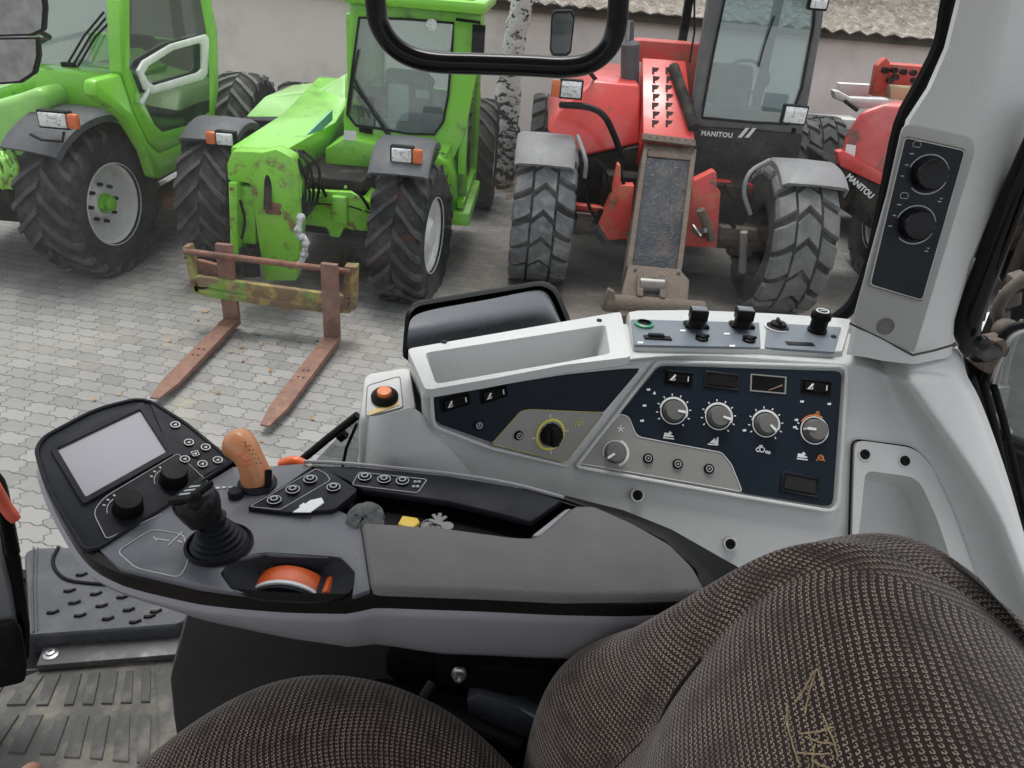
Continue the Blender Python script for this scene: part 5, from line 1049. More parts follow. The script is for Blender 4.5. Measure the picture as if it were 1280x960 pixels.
def dep(x):
    X_ = (-.60, -.35, -.25, -.14, -.05, .30); D_ = (.016, .020, .036, .060, .076, .076); x = max(X_[0], min(X_[-1]-1e-4, x))
    for i in range(5):
        if x <= X_[i+1]: return D_[i]+(D_[i+1]-D_[i])*(x-X_[i])/(X_[i+1]-X_[i])
def offv(d, f, g_=0.): return [p+V((0, 0, -.024-dep(q.x)*f-g_)) for p, q in zip(inset(O, d, (0, 0, 1)), O)]
loops(bm, [off2(O, .001, -.020), off2(O, -.004, -.0255), offv(-.005, .12), offv(-.002, .5), offv(.004, .82), offv(.013, 1.0), offv(.030, 1.06, .002), offv(.06, 1.1, .004)], False, True); link('lower_shell', bm, m_silver, AR, smooth=60)
# display housing top
Hq = [(105, 688), (75, 640), (55, 600), (45, 563), (55, 547), (120, 512), (180, 497), (232, 530), (290, 578), (207, 633), (124, 686)]
bm = nb(); P_ = rounded(DI.poly(Hq, .001), [.01, .02, .02, .015, .01, .02, .02, .01, .004, .001, .004]); prism(bm, P_, -DI.n*.012); dh = link('display_housing', bm, m_housing, AR, bevel=.003)
bm = nb(); cc = sum(P_, V())/len(P_)
tube(bm, [p+DI.n*.001 for p in P_], .0024, 6, closed=True); link('housing_edge', bm, m_housing2, dh)
# raised bezel + screen
so_ = [(62, 560), (178, 502), (218, 566), (104, 630)]; si_ = [(71, 560), (175, 511), (209, 564), (107, 621)]
bm = nb(); A_ = rounded(DI.poly(so_, .001), .004); B2 = rounded(DI.poly(so_, .005), .004); C2 = [p for p in rounded(DI.poly(si_, .005), .002)]; D2 = [p for p in rounded(DI.poly(si_, .0015), .002)]
loops(bm, [A_, B2, C2, D2], False, False); scr = link('screen_bezel', bm, m_housing2, dh)
bm = nb(); prism(bm, rounded(DI.poly(si_, .0022), .0015), -DI.n*.001); link('screen', bm, m_screen, dh)
# keypad plate + buttons
bm = nb(); prism(bm, rounded(DI.poly([(187, 503), (232, 532), (287, 576), (236, 606), (222, 590), (213, 566)], .0022), .004), -DI.n*.002); link('keypad_plate', bm, m_housing2, dh, bevel=.0004, seg=1)
bm = nb(); KQ = rounded(DI.poly([(222, 567), (270, 612), (133, 674), (116, 640), (130, 622)], .0022), [.004, .006, .004, .012, .01]); prism(bm, KQ, -DI.n*.002); link('knob_plate', bm, m_housing2, dh, bevel=.0004, seg=1)
bm = nb(); tube(bm, [p+DI.n*.0003 for p in KQ], .0005, 4, closed=True); link('plate_line', bm, mat_sym, dh)
def keyb(px, py, pln, parent, sq=False, r=.0052, off=.0024):
    c = pln.hit(px, py, off); bm = nb()
    if sq: loops(bm, [[c+pln.u*a*r+pln.v*b*r+pln.n*h for a, b in ((-1, -1), (1, -1), (1, 1), (-1, 1))] for h in (0, .0016)])
    else: lathe(bm, c, pln.n, [(r, 0), (r, .0012), (r*.9, .0018), (.0001, .0016)], 18)
    b = link('key', bm, m_black, parent)
    bm = nb(); flatarc(bm, c+pln.n*.0018, pln.u, pln.v, pln.n, r*.86, r*1.06, 0, 360, .0003, 4 if sq else 20); prism(bm, [c+pln.n*.0021+pln.u*a*r+pln.v*b_*r for a, b_ in ((-.35, -.3), (.1, .45), (.4, -.2))], -pln.n*.0005); link('symbol', bm, mat_sym2, b)
mat_sym2 = mat('pale_symbol', (.55, .56, .56), .5)
for px, py in ((219, 532), (236, 554), (257, 560), (231, 575), (253, 581), (272, 576)): keyb(px, py, DI, dh)
keyb(244, 568, DI, dh, True)
for px, py, r in ((160, 636, .0150), (217, 600, .0150)):
    knob(AR, DI.hit(px, py, .0024), DI, r, .016, None, m_black, mat_sym2, (1.3, 1.34, 100, 220), [110, 130, 150, 170, 190], None, name='selector_knob')
# deck (satin grey) in front of the pad
Dq = [(124, 687), (207, 634), (291, 583), (330, 583), (380, 579), (390, 583), (316, 634), (425, 638), (450, 651), (463, 737), (440, 745), (443, 715), (425, 697), (330, 692), (290, 700), (276, 716), (290, 735), (310, 742), (250, 734), (150, 710)]
DK = [tp(a, b, .001) for a, b in Dq]
bm = nb(); prism(bm, DK, -Z1*.006); dk = link('deck', bm, m_deck, AR, bevel=.0015)
bm = nb(); tube(bm, rounded([tp(a, b, .0016) for a, b in [(146, 689), (190, 661), (230, 668), (236, 700), (225, 722), (170, 710)]], .008), .0006, 4, closed=True)
for a, b, c_, d in ((193, 673, 212, 676), (210, 682, 228, 665), (196, 676, 192, 671), (222, 676, 228, 678)): bar(bm, tp(a, b, .0016), tp(c_, d, .0016), .0010, .0006)
link('deck_print', bm, mat_sym2, AR)
# joystick
jb = tp(274, 681, .001); jn = V((-.30, .05, .95)).normalized()
bm = nb(); lathe(bm, jb, Z1, [(.033, 0), (.034, .002), (.031, .004), (.029, .0)], 32, cap1=False); jo = link('joystick', bm, m_black, AR)
bm = nb(); prof = [(.031, 0)]
for k in range(5): prof += [(.0280-.0032*k, .003+.0052*k), (.0280-.0032*k, .0047+.0052*k), (.0240-.0032*k, .0060+.0052*k)]
prof += [(.014, .036), (.0001, .036)]
lathe(bm, jb, (Z1*.8+jn*.35), prof, 32); link('bellows', bm, m_housing2, jo)
g0 = jb+Z1*.030+V((-.010, .0, 0)); top = at(240, 618, y=(g0+jn*.085).y)
ja = (top-g0).normalized(); bm = nb(); u_, v_, n_ = basis(ja); ls = []
Lj = (top-g0).length*1.0
for t, rx_, ry_, off_ in ((0, .0165, .0165, 0), (.15, .0175, .0185, 0), (.4, .0195, .023, .001), (.7, .0215, .025, .002), (.9, .0205, .0235, .001), (.98, .0195, .022, .0), (1.0, .014, .015, 0)):
    ls.append([g0+ja*Lj*t+u_*rx_*math.cos(2*PI*i/24)+v_*ry_*math.sin(2*PI*i/24) for i in range(24)])
loops(bm, ls); link('joystick_grip', bm, mat('satin_black_grip', (.010, .010, .011), .30, var=.1), jo, smooth=60)
bm = nb(); vd_ = (CAM-top).normalized()
for t, s in ((.38, .0085), (.72, .0085)):
    c = g0+ja*Lj*t+vd_*.0205; lathe(bm, c, vd_, [(s, -.004), (s, .001), (s*.7, .003), (.0001, .0035)], 18)
link('joystick_button', bm, m_black, jo)
bm = nb(); box(bm, top+ja*.002, (.034, .032, .006), (u_, v_, ja)); 
jt = link('joystick_top', bm, m_blackmatte, jo, bevel=.002)
bm = nb()
for k in (-1, 0, 1): box(bm, top+ja*.0048+u_*k*.007, (.003, .015, .001), (u_, v_, ja))
link('top_symbol', bm, mat_sym, jt)
# orange drive lever
lb = tp(322, 606, .0); bm = nb(); lathe(bm, lb, Z1, [(.022, -.002), (.022, .003), (.018, .006), (.016, .008)], 28); lv = link('drive_lever', bm, m_housing, AR)
lt = at(289, 545, y=.78)
yl = lb.y; pts = [lb+Z1*.004, at(320, 594, y=yl+.002), at(313, 576, y=yl+.006), at(303, 560, y=yl+.012), at(287, 546, y=yl+.022)]
sp = smooth_path(pts, 6); bm = nb(); ls = []; n = len(sp)
for i, p in enumerate(sp):
    t = (sp[min(i+1, n-1)]-sp[max(i-1, 0)]).normalized(); s_ = (RR - t*RR.dot(t)).normalized(); w_ = t.cross(s_); f = i/(n-1)
    rw = .0172*(1-.10*math.sin(f*PI)) + .002*f + .0012*math.sin(f*9); rd = .019
    if f > .85: k = 1-((f-.85)/.15)**2*.55; rw *= k; rd *= k
    ls.append([p+s_*rw*math.cos(2*PI*j/20)+w_*rd*math.sin(2*PI*j/20) for j in range(20)])
loops(bm, ls); link('lever_grip', bm, m_tanorange, lv, smooth=70)
bm = nb()
vd2 = (CAM-sp[n//2]).normalized()
def onlev(i, a, sz=.003, dd=.0195):
    p = sp[i]+RR*a+(CAM-sp[i]).normalized()*dd; return p
pass
for i in range(11, n-3, 2):
    for a in (.006, .010): lathe(bm, onlev(i, a, dd=.0178), vd2, [(.0008, 0), (.0008, .002), (.0001, .002)], 6)
link('grip_outline', bm, m_brownblack, lv)
bm = nb(); 
for i, a in ((11, -.004), (13, -.003), (15, -.006)):
    lathe(bm, onlev(i, a, dd=.0175), vd2, [(.0042, -.002), (.0042, .0015), (.003, .0028), (.0001, .003)], 14)
link('grip_button', bm, mat('orange_button', (.60, .17, .08), .4), lv)
bm = nb(); box(bm, sp[4]+RR*.013+vd2*.004, (.008, .020, .022), (RR, vd2.cross(RR), vd2)); link('grip_trigger', bm, m_black, lv, bevel=.002)
bm = nb(); lathe(bm, tp(295, 620, .001), Z1, [(.0085, 0), (.0085, .006), (.007, .0085), (.0001, .009)], 20); link('round_button', bm, m_housing2, AR)
bm = nb(); tube(bm, [at(352, 582, y=.79), at(367, 577, y=.79), at(382, 583, y=.79)], .008, 10, smooth=3); link('orange_lever', bm, m_orange, AR)
bm = nb()
for k in range(5): prism(bm, TOP.poly([(262+k*8, 609-k*.5), (267+k*8, 609-k*.5), (266+k*8, 611-k*.5), (261+k*8, 611-k*.5)], .0018), -Z1*.0006)
link('deck_print', bm, m_mark, AR)
# button bank plate
BQ = [(307, 634), (396, 583), (412, 589), (448, 612), (418, 637), (360, 640)]
bm = nb(); prism(bm, rounded([tp(a, b, .0065) for a, b in BQ], .006), -Z1*.012); bb = link('button_bank', bm, m_housing2, AR, bevel=.001)
bm = nb(); tube(bm, rounded([tp(a, b, .0068) for a, b in [(312, 633), (395, 586), (408, 592), (413, 600), (350, 637)]], .004), .0006, 4, closed=True); link('bank_outline', bm, mat_sym, bb)
def bankbtn(px, py, off=.0065):
    c = tp(px, py, off); bm = nb(); lathe(bm, c, Z1, [(.0072, 0), (.0070, .003), (.005, .0045), (.0001, .004)], 20); b = link('bank_button', bm, m_black, AR)
    bm = nb(); flatarc(bm, c+Z1*.0046, TOP.u, TOP.v, Z1, .0030, .0042, 0, 360, .0003, 16); flatarc(bm, c+Z1*.0028, TOP.u, TOP.v, Z1, .0068, .0078, 0, 360, .0003, 20); link('symbol', bm, mat_sym, b)
for px, py in ((343, 627), (366, 614), (388, 601), (417, 611)): bankbtn(px, py)
bm = nb(); prism(bm, TOP.poly([(366, 640), (388, 625), (402, 622), (405, 628), (388, 640)], .0075), -Z1*.001)
prism(bm, TOP.poly([(374, 632), (380, 628), (384, 636), (377, 640)], .0078), -Z1*.001); link('white_symbol', bm, m_mark, bb)
# rear rim of the armrest (black band) with four buttons
RQ = [(396, 582), (440, 582), (560, 594), (640, 607), (704, 624), (664, 652), (620, 640), (560, 626), (452, 611), (434, 600)]
bm = nb(); prism(bm, [tp(a, b, .003) for a, b in RQ], -Z1*.010); link('rear_band', bm, m_housing2, AR, bevel=.003)
bm = nb(); tube(bm, [tp(a, b, .004) for a, b in [(380, 577), (440, 580), (560, 592), (640, 605), (705, 622)]], .0022, 6, smooth=4); link('rear_lip', bm, m_silver, AR)
bm = nb(); tube(bm, rounded([tp(a, b, .0045) for a, b in [(449, 590), (534, 599), (522, 616), (440, 606)]], .004), .0006, 4, closed=True)
for a, b in ((519, 601), (524, 601), (517, 607), (522, 607)): flatarc(bm, tp(a, b+1, .0045), TOP.u, TOP.v, Z1, .0010, .0020, 0, 360, .0004, 8)
link('button_outline', bm, mat_sym, AR)
for px, py in ((456, 598), (480, 601), (503, 603)): bankbtn(px, py, .003)
# storage well
bm = nb(); prism(bm, [tp(a, b, -.020) for a, b in [(425, 600), (470, 600), (700, 625), (668, 690), (440, 660)]], -Z1*.004); link('storage_well', bm, m_black, AR)
# soft pad
PQ = [(451, 652), (560, 660), (641, 671), (668, 672), (718, 632), (742, 632), (790, 653), (838, 680), (868, 710), (884, 741), (800, 745), (700, 745), (600, 740), (464, 735)]
P0 = resample(rounded([tp(a, b, .004) for a, b in PQ], .006, 3), 140)
bm = nb(); loops(bm, [[p-Z1*.026 for p in P0], [p-Z1*.004 for p in P0], inset(P0, .0022, (0, 0, 1)), [p+Z1*.0014 for p in inset(P0, .006, (0, 0, 1))]], False, True); link('arm_pad', bm, m_pad, AR, smooth=60)
bm = nb(); prism(bm, [tp(a, b, .006) for a, b in [(664, 669), (706, 636), (716, 634), (676, 670)]], -Z1*.03); link('pad_bevel', bm, m_silver, AR, bevel=.003)
# things in the well
bm = nb(); lathe(bm, tp(456, 650, .0), (.1, -.5, .8), [(.020, -.014), (.022, -.004), (.020, .004), (.012, .008), (.0001, .009)], 22)

for v in bm.verts: v.co += V((random.uniform(-1, 1), random.uniform(-1, 1), random.uniform(-1, 1)))*.0022
t = link('rope_roll', bm, mat('grey_cloth_roll', (.10, .105, .105), .7, var=.4, vs=60, bump=.6, bs=200), None); tag(t, 'dark grey crumpled roll lying in the front end of the armrest well', 'roll')
bm = nb(); prism(bm, [tp(a, b, .002) for a, b in [(497, 655), (503, 644), (522, 647), (525, 652), (516, 660)]], -Z1*.006); t = link('plastic_tag', bm, mat('yellow_tag', (.75, .52, .05), .45), None, bevel=.0015); tag(t, 'small bright yellow plastic tag lying in the armrest well', 'tag')
bm = nb(); rnd = random.Random(4)
tube(bm, [tp(538, 657, -.003)+V((.010*math.cos(a), .010*math.sin(a), 0)) for a in [2*PI*i/20 for i in range(20)]], .0009, 6, closed=True)
for k in range(5):
    a = R(20+k*35); d = V((math.cos(a), math.sin(a), 0)); s = V((-d.y, d.x, 0)); o = tp(535+k*6, 658, -.004+.0015*k); prism(bm, [o-s*.003, o+d*.022-s*.002, o+d*.022+s*.002, o+s*.003], Z1*.0012); lathe(bm, o, Z1, [(.007, -.001), (.007, .001), (.0001, .001)], 12)
t = link('key_bunch', bm, mat('dull_keys', (.16, .16, .155), .45, .6), None); tag(t, 'bunch of small silver keys lying in the dark armrest well', 'keys')
# throttle recess with orange thumb wheel
rc = [(276, 716), (288, 698), (330, 690), (425, 696), (444, 715), (440, 742), (400, 752), (320, 748), (290, 738)]
W0 = resample(rounded([tp(a, b, .0015) for a, b in rc], .01), 60); cW = sum(W0, V())/60
bm = nb(); loops(bm, [W0, [cW+(p-cW)*.93-Z1*.006 for p in W0], [cW+(p-cW)*.6-Z1*.020+V((0, .01, 0)) for p in W0]], False, True); link('throttle_recess', bm, m_housing, AR, smooth=70)
rW = .046; wc = at(364, 707, y=.585); wc = V((wc.x, .566, wc.z-rW)); bm = nb()
def wh_arc(r0, r1, y0, y1, a0, a1, k=24):
    ls = []
    for i in range(k+1):
        a = R(a0+(a1-a0)*i/k); d = V((math.cos(a), 0, math.sin(a)))
        ls.append([wc+d*r0+V((0, y0, 0)), wc+d*r1+V((0, y0, 0)), wc+d*r1+V((0, y1, 0)), wc+d*r0+V((0, y1, 0))])
    loops(bm, ls)
wh_arc(.022, rW, -.002, .020, 35, 155); th = link('throttle_wheel', bm, m_orange, AR, bevel=.0015)
bm = nb(); a = R(38); d = V((math.cos(a), 0, math.sin(a))); t_ = V((-math.sin(a), 0, math.cos(a))); box(bm, wc+d*(rW+.002)+V((0, .008, 0)), (.016, .024, .010), (d, V((0, 1, 0)), t_)); link('wheel_tab', bm, m_orange, th, bevel=.0025)
bm = nb(); wh_arc(.0, rW-.002, -.010, -.0025, 5, 178); link('wheel_side', bm, m_housing, th)
bm = nb(); wh_arc(rW-.002, rW+.0005, -.006, -.002, 35, 150); link('wheel_scale', bm, m_mark, th)
# black arm mount sweeping down behind the pad
bm = nb(); q = [(620, 604), (700, 616), (780, 636), (840, 660), (900, 694), (950, 722), (935, 760), (880, 770), (870, 712), (830, 675), (780, 650), (705, 624)]
prism(bm, [at(a, b, z=ZA-.012) for a, b in q], -Z1*.06); link('arm_mount', bm, m_black, AR, bevel=.004)

# ================================================================= SEAT
def fabric():
    m = bpy.data.materials.new('woven_seat_fabric'); m.use_nodes = True; nt = m.node_tree; N = nt.nodes; L = nt.links; b = N['Principled BSDF']; b.inputs['Roughness'].default_value = .95; b.inputs['Specular IOR Level'].default_value = .15
    uv = N.new('ShaderNodeUVMap'); uv.uv_map = 'UVMap'
    ns = N.new('ShaderNodeTexNoise'); ns.inputs['Scale'].default_value = 220; L.new(uv.outputs[0], ns.inputs['Vector'])
    sc_ = N.new('ShaderNodeVectorMath'); sc_.operation = 'SCALE'; sc_.inputs['Scale'].default_value = .0021; L.new(ns.outputs['Color'], sc_.inputs[0])
    ad = N.new('ShaderNodeVectorMath'); L.new(uv.outputs[0], ad.inputs[0]); L.new(sc_.outputs[0], ad.inputs[1])
    s = N.new('ShaderNodeSeparateXYZ'); L.new(ad.outputs[0], s.inputs[0])
    def mt(op, a, bb=None, c=None):
        n = N.new('ShaderNodeMath'); n.operation = op
        for i, v in enumerate((a, bb, c)):
            if v is None: continue
            if isinstance(v, (int, float)): n.inputs[i].default_value = v
            else: L.new(v, n.inputs[i])
        return n.outputs[0]
    W_, H_ = .0040, .0058
    row = mt('FLOOR', mt('DIVIDE', s.outputs['Y'], H_)); fv = mt('FRACT', mt('DIVIDE', s.outputs['Y'], H_))
    fu = mt('FRACT', mt('ADD', mt('DIVIDE', s.outputs['X'], W_), mt('MULTIPLY', row, .37)))
    # each cell carries a small hooked fleck: a ring segment plus a tail
    dx = mt('SUBTRACT', fu, .5); dy = mt('MULTIPLY', mt('SUBTRACT', fv, .5), H_/W_)
    rr = mt('SQRT', mt('ADD', mt('MULTIPLY', dx, dx), mt('MULTIPLY', dy, dy)))
    ring = mt('LESS_THAN', mt('ABSOLUTE', mt('SUBTRACT', rr, .30)), .10); up_ = mt('GREATER_THAN', mt('ADD', dy, mt('MULTIPLY', dx, .5)), -.12)
    k1 = mt('MULTIPLY', ring, up_); tail = mt('MULTIPLY', mt('LESS_THAN', mt('ABSOLUTE', mt('ADD', dy, .28)), .10), mt('GREATER_THAN', dx, .02))
    fl = mt('MINIMUM', mt('ADD', k1, tail), 1)
    n2 = N.new('ShaderNodeTexNoise'); n2.inputs['Scale'].default_value = 34; L.new(uv.outputs[0], n2.inputs['Vector']); fl = mt('MULTIPLY', fl, mt('MULTIPLY_ADD', n2.outputs['Fac'], 2.4, -.35))
    n3 = N.new('ShaderNodeTexNoise'); n3.inputs['Scale'].default_value = 9; L.new(uv.outputs[0], n3.inputs['Vector'])
    wv = N.new('ShaderNodeMapRange'); wv.inputs['To Min'].default_value = 0; wv.inputs['To Max'].default_value = 1; L.new(n3.outputs['Fac'], wv.inputs['Value'])
    base = N.new('ShaderNodeMixRGB'); L.new(wv.outputs[0], base.inputs['Fac']); base.inputs['Color1'].default_value = (.020, .0105, .0095, 1); base.inputs['Color2'].default_value = (.040, .024, .020, 1)
    mx = N.new('ShaderNodeMixRGB'); L.new(fl, mx.inputs['Fac']); L.new(base.outputs[0], mx.inputs['Color1']); mx.inputs['Color2'].default_value = (.42, .34, .27, 1); L.new(mx.outputs[0], b.inputs['Base Color'])
    b.inputs['Sheen Weight'].default_value = .25
    hh = mt('ADD', fl, mt('MULTIPLY', ns.outputs['Fac'], .5)); bp = N.new('ShaderNodeBump'); bp.inputs['Strength'].default_value = .6; bp.inputs['Distance'].default_value = .0012; L.new(hh, bp.inputs['Height']); L.new(bp.outputs[0], b.inputs['Normal'])
    return m
m_fab = fabric()
ST = thing('driver_seat', 'brown speckled fabric driver seat with bolstered cushion and backrest', 'seat', (.1, .35, 1.5))
def surf(name, grid, m, parent, su, sv, rot=0, lv=3):
    """grid of points -> smooth surface with a UV in metres"""
    bm = nb(); vs = [[bm.verts.new(p) for p in r] for r in grid]; uvl = bm.loops.layers.uv.new('UVMap')
    for j in range(len(vs)-1):
        for i in range(len(vs[0])-1):
            f = bm.faces.new([vs[j][i], vs[j][i+1], vs[j+1][i+1], vs[j+1][i]])
    n0, m0 = len(vs[0]), len(vs)
    U = [[0]*n0 for _ in vs]; W = [[0]*n0 for _ in vs]
    for j in range(m0):
        for i in range(1, n0): U[j][i] = U[j][i-1] + (vs[j][i].co-vs[j][i-1].co).length
        mid = U[j][n0//2]; U[j] = [a-mid for a in U[j]]
    for i in range(n0):
        for j in range(1, m0): W[j][i] = W[j-1][i] + (vs[j][i].co-vs[j-1][i].co).length
    mp = {vs[j][i]: (U[j][i], W[j][i]) for j in range(m0) for i in range(n0)}
    for f in bm.faces:
        for l in f.loops: l[uvl].uv = mp[l.vert]
    o = link(name, bm, m, parent, smooth=180); sm = o.modifiers.new('s', 'SUBSURF'); sm.levels = 2; sm.render_levels = lv; return o
# backrest: front face looks to -x, left/right = y; rows go up (z). silhouette traced on y planes
def bk(rows_):
    return [[at(px, py, y=y) for px, py, y in r] for r in rows_]
def sec(z, xf, y0, y1, th, bol, cr, bw=1.):
    """horizontal section through the backrest at height z: from the rear right corner around the front to the rear left"""
    ym = (y0+y1)/2; w = (y1-y0)
    return [V((xf+th, y1-.04, z)), V((xf+th*.75, y1-.005, z)), V((xf+th*.35, y1, z)), V((xf+.02, y1-.012, z)), V((xf-bol*.7, y1-.035*max(bw,.5), z)), V((xf-bol, y1-.065*bw-.004, z)), V((xf-bol*.55, y1-.12*bw-.004, z)), V((xf+.004*bw, y1-.150*bw-.004, z)), V((xf+.010*bw*bw, y1-.160*bw-.008, z)), V((xf-cr*.35, y1-.19*bw-.012, z)), V((xf-cr, ym, z)), V((xf-cr*.6, y0+.14, z)), V((xf, y0+.12, z)), V((xf-bol, y0+.06, z)), V((xf+.02, y0, z)), V((xf+th, y0+.02, z))]
prof_ = [(1.72, .078, .13, .60, .17, .035, .006, 1), (1.80, .082, .12, .606, .17, .038, .008, 1), (1.87, .086, .11, .606, .17, .040, .010, 1), (1.93, .098, .11, .608, .17, .044, .014, 1), (1.97, .113, .11, .607, .16, .044, .016, 1), (2.005, .128, .11, .592, .15, .034, .018, .92), (2.04, .143, .11, .566, .15, .024, .020, .78), (2.08, .152, .11, .542, .15, .016, .022, .62), (2.12, .170, .10, .524, .15, .010, .022, .48), (2.17, .192, .08, .506, .15, .005, .020, .36), (2.215, .214, .05, .488, .13, .002, .015, .3), (2.243, .240, .03, .468, .10, .0, .010, .25), (2.256, .268, .02, .448, .06, 0, .005, .25), (2.252, .305, .02, .426, .03, 0, 0, .25), (2.238, .34, .02, .408, .015, 0, 0, .25), (2.21, .375, .02, .397, .0, 0, 0, .25), (2.16, .40, .02, .39, .0, 0, 0, .25)]
grid = [sec(*a) for a in prof_]
bk_o = surf('backrest', grid, m_fab, ST, 1, 1)
# seam piping on the backrest
bm = nb(); tube(bm, [g[8]+V((-.001, 0, 0)) for g in grid[:-8]], .0022, 6, smooth=3); link('piping', bm, mat('dark_piping', (.02, .015, .014), .9), ST)
# embroidered star mark, hinted in pale thread
from mathutils.bvhtree import BVHTree
bpy.context.view_layer.update(); _m = bpy.data.meshes.new_from_object(bk_o.evaluated_get(bpy.context.evaluated_depsgraph_get())); bvh = BVHTree.FromPolygons([WM[bk_o.name] @ v.co for v in _m.vertices], [tuple(p.vertices) for p in _m.polygons]); bpy.data.meshes.remove(_m)
bm = nb()
for st in ([(745, 405), (728, 460), (715, 520)], [(745, 405), (756, 430), (765, 462)], [(738, 412), (716, 452), (690, 490)], [(665, 525), (680, 590), (703, 655)], [(668, 492), (672, 560)], [(700, 572), (745, 568), (792, 556)], [(715, 580), (750, 592), (795, 600)], [(735, 640), (760, 655), (800, 668)], [(742, 600), (735, 650), (745, 700)], [(760, 520), (790, 590), (800, 640)], [(690, 620), (740, 625), (775, 622)]):
    pp = []
    for a, b in smooth_path([(x, y, 0) for x, y in st], 5) and [(q.x, q.y) for q in smooth_path([(x, y, 0) for x, y in st], 5)]:
        d = ray(660+a/2.065, 640+b/2.065); h = bvh.ray_cast(CAM, d)[0]
        if h: pp.append(h-d*.0006+V((random.uniform(-1, 1), random.uniform(-1, 1), random.uniform(-1, 1)))*.0004)
    if len(pp) > 2: tube(bm, pp, .0006, 5)
link('embroidery', bm, mat('gold_thread', (.40, .31, .17), .7, var=.4, vs=300), ST)
# cushion: rows from front edge to back; columns from right side to left
def crow(x, y0, y1, z, crn):
    ym = (y0+y1)/2
    return [V((x, y1-.012, z-.10)), V((x, y1, z-.05)), V((x, y1-.006, z-.02)), V((x, y1-.03, z+.002)), V((x, y1-.07, z+.006)), V((x, y1-.13, z-.002)), V((x, ym, z-.008)), V((x, y0+.12, z)), V((x, y0+.03, z+.002)), V((x, y0, z-.05))]
cr_rows = [(-.385, .30, .38, 1.80, 0), (-.375, .24, .43, 1.855, 0), (-.345, .19, .480, 1.880, 0), (-.295, .15, .540, 1.894, 0), (-.24, .12, .584, 1.900, 0), (-.18, .11, .602, 1.900, 0), (-.11, .11, .600, 1.896, 0), (-.045, .11, .580, 1.888, 0), (.01, .11, .548, 1.880, 0), (.06, .12, .50, 1.870, 0), (.12, .12, .46, 1.86, 0)]
grid = [crow(*a) for a in cr_rows]; surf('cushion', grid, m_fab, ST, 1, 1)
bm = nb(); box(bm, (-.10, .32, 1.74), (.46, .34, .12)); box(bm, (-.12, .33, 1.55), (.38, .32, .26)); link('seat_pan', bm, m_blackmatte, ST, bevel=.03)
# seat suspension cover: plain dark box to the right of the cushion
SBX = thing('suspension_cover', 'plain dark grey plastic cover under the armrest console', 'cover', (-.25, .72, 1.35))
bm = nb(); q = [at(232, 760, y=.70), at(206, 852, y=.74), at(212, 895, y=.72), at(228, 930, y=.70)]
A = [at(238, 745, y=.72), at(225, 775, y=.74), at(205, 850, y=.74), at(210, 900, y=.74), at(224, 985, y=.745)]
B = [p+V((.0, 0, 0)) for p in A]
rowsA = [[p+V((.02, .22, 0)) for p in A], [p+V((0, .03, 0)) for p in A], [p+V((.008, .004, 0)) for p in A], [p+V((.03, 0, 0)) for p in A], [p+V((.62, -.02, 0)) for p in A]]
loops(bm, rowsA, False, False, False); link('cover_shell', bm, m_darkgrey, SBX, smooth=50)
# bracket, bolt, levers below the armrest
BR = thing('armrest_bracket', 'black steel bracket with a bright bolt below the armrest shell', 'bracket', at(570, 850, y=.60))
bm = nb(); prism(bm, [at(a, b, y=.62) for a, b in [(482, 822), (482, 842), (500, 858), (560, 868), (620, 880), (700, 885), (720, 830), (690, 820), (570, 830)]], (0, .05, 0)); prism(bm, [at(a, b, y=.60) for a, b in [(545, 832), (700, 838), (700, 870), (640, 872), (600, 862), (545, 858)]], (0, .03, 0)); link('bracket_plate', bm, m_gloss, BR, bevel=.003)
bm = nb(); c = at(574, 841, y=.592); lathe(bm, c, (0, -1, .15), [(.0085, 0), (.0085, .004), (.0068, .005)], 20); lathe(bm, c, (0, -1, .15), [(.0062, .004), (.0060, .010), (.003, .0102), (.0001, .008)], 6); link('bolt', bm, m_chrome, BR)
LV = thing('seat_lever', 'black adjusting lever angled out between cushion and backrest', 'lever', at(620, 890, y=.60))
bm = nb(); prism(bm, [at(a, b, y=.595) for a, b in [(583, 876), (600, 868), (640, 880), (680, 905), (678, 934), (640, 916), (584, 893)]], (0, .03, -.005)); link('lever_paddle', bm, m_hood, LV, bevel=.004)
bm = nb(); tube(bm, [at(529, 872, y=.60), at(540, 853, y=.615)], .006, 10); tube(bm, [at(520, 880, y=.62), at(590, 905, y=.60), at(650, 930, y=.60)], .008, 10); link('lever_rod', bm, m_fender, LV)
bm = nb(); box(bm, (.12, .66, 1.66), (.55, .10, .16)); box(bm, (.05, .63, 1.74), (.3, .05, .05)); t = link('seat_rail', bm, m_blackmatte, None, bevel=.01); tag(t, 'dark slide rail hidden in shade below the seat lever', 'rail')

# ================================================================= FLOOR
ZF = 1.35
CF = thing('cab_floor', 'dark steel floor of the cab under the rubber mat', 'floor', (-.5, .6, 1.3)); CF['kind'] = 'structure'
del CF['category']
bm = nb(); box(bm, (-.42, .52, ZF-.03), (1.9, 1.36, .04)); link('floor_plate', bm, m_blackmatte, CF)
FM = thing('floor_mat', 'worn grey rubber floor mat with rows of raised dusty ridges', 'floor mat', (-.7, .85, ZF-.01))
FL = Plane((0, 0, ZF), (0, 0, 1), up=V((0, 1, 0)))
bm = nb(); prism(bm, FL.poly([(-60, 880), (55, 836), (219, 818), (240, 820), (262, 1000), (-60, 1010)]), -Z1*.01); link('mat_sheet', bm, m_matrub, FM, bevel=.002)
def ridges(row):
    for (x0, y0, x1, y1, x2, y2, x3, y3) in row:
        b = FL.poly([(x0, y0), (x1, y1), (x2, y2), (x3, y3)]); c = sum(b, V())/4
        bm = nb(); loops(bm, [b, [c+(p-c)*.97+Z1*.0045 for p in b]], False, True); link('ridge', bm, m_matridge, FM, bevel=.0007, seg=1)
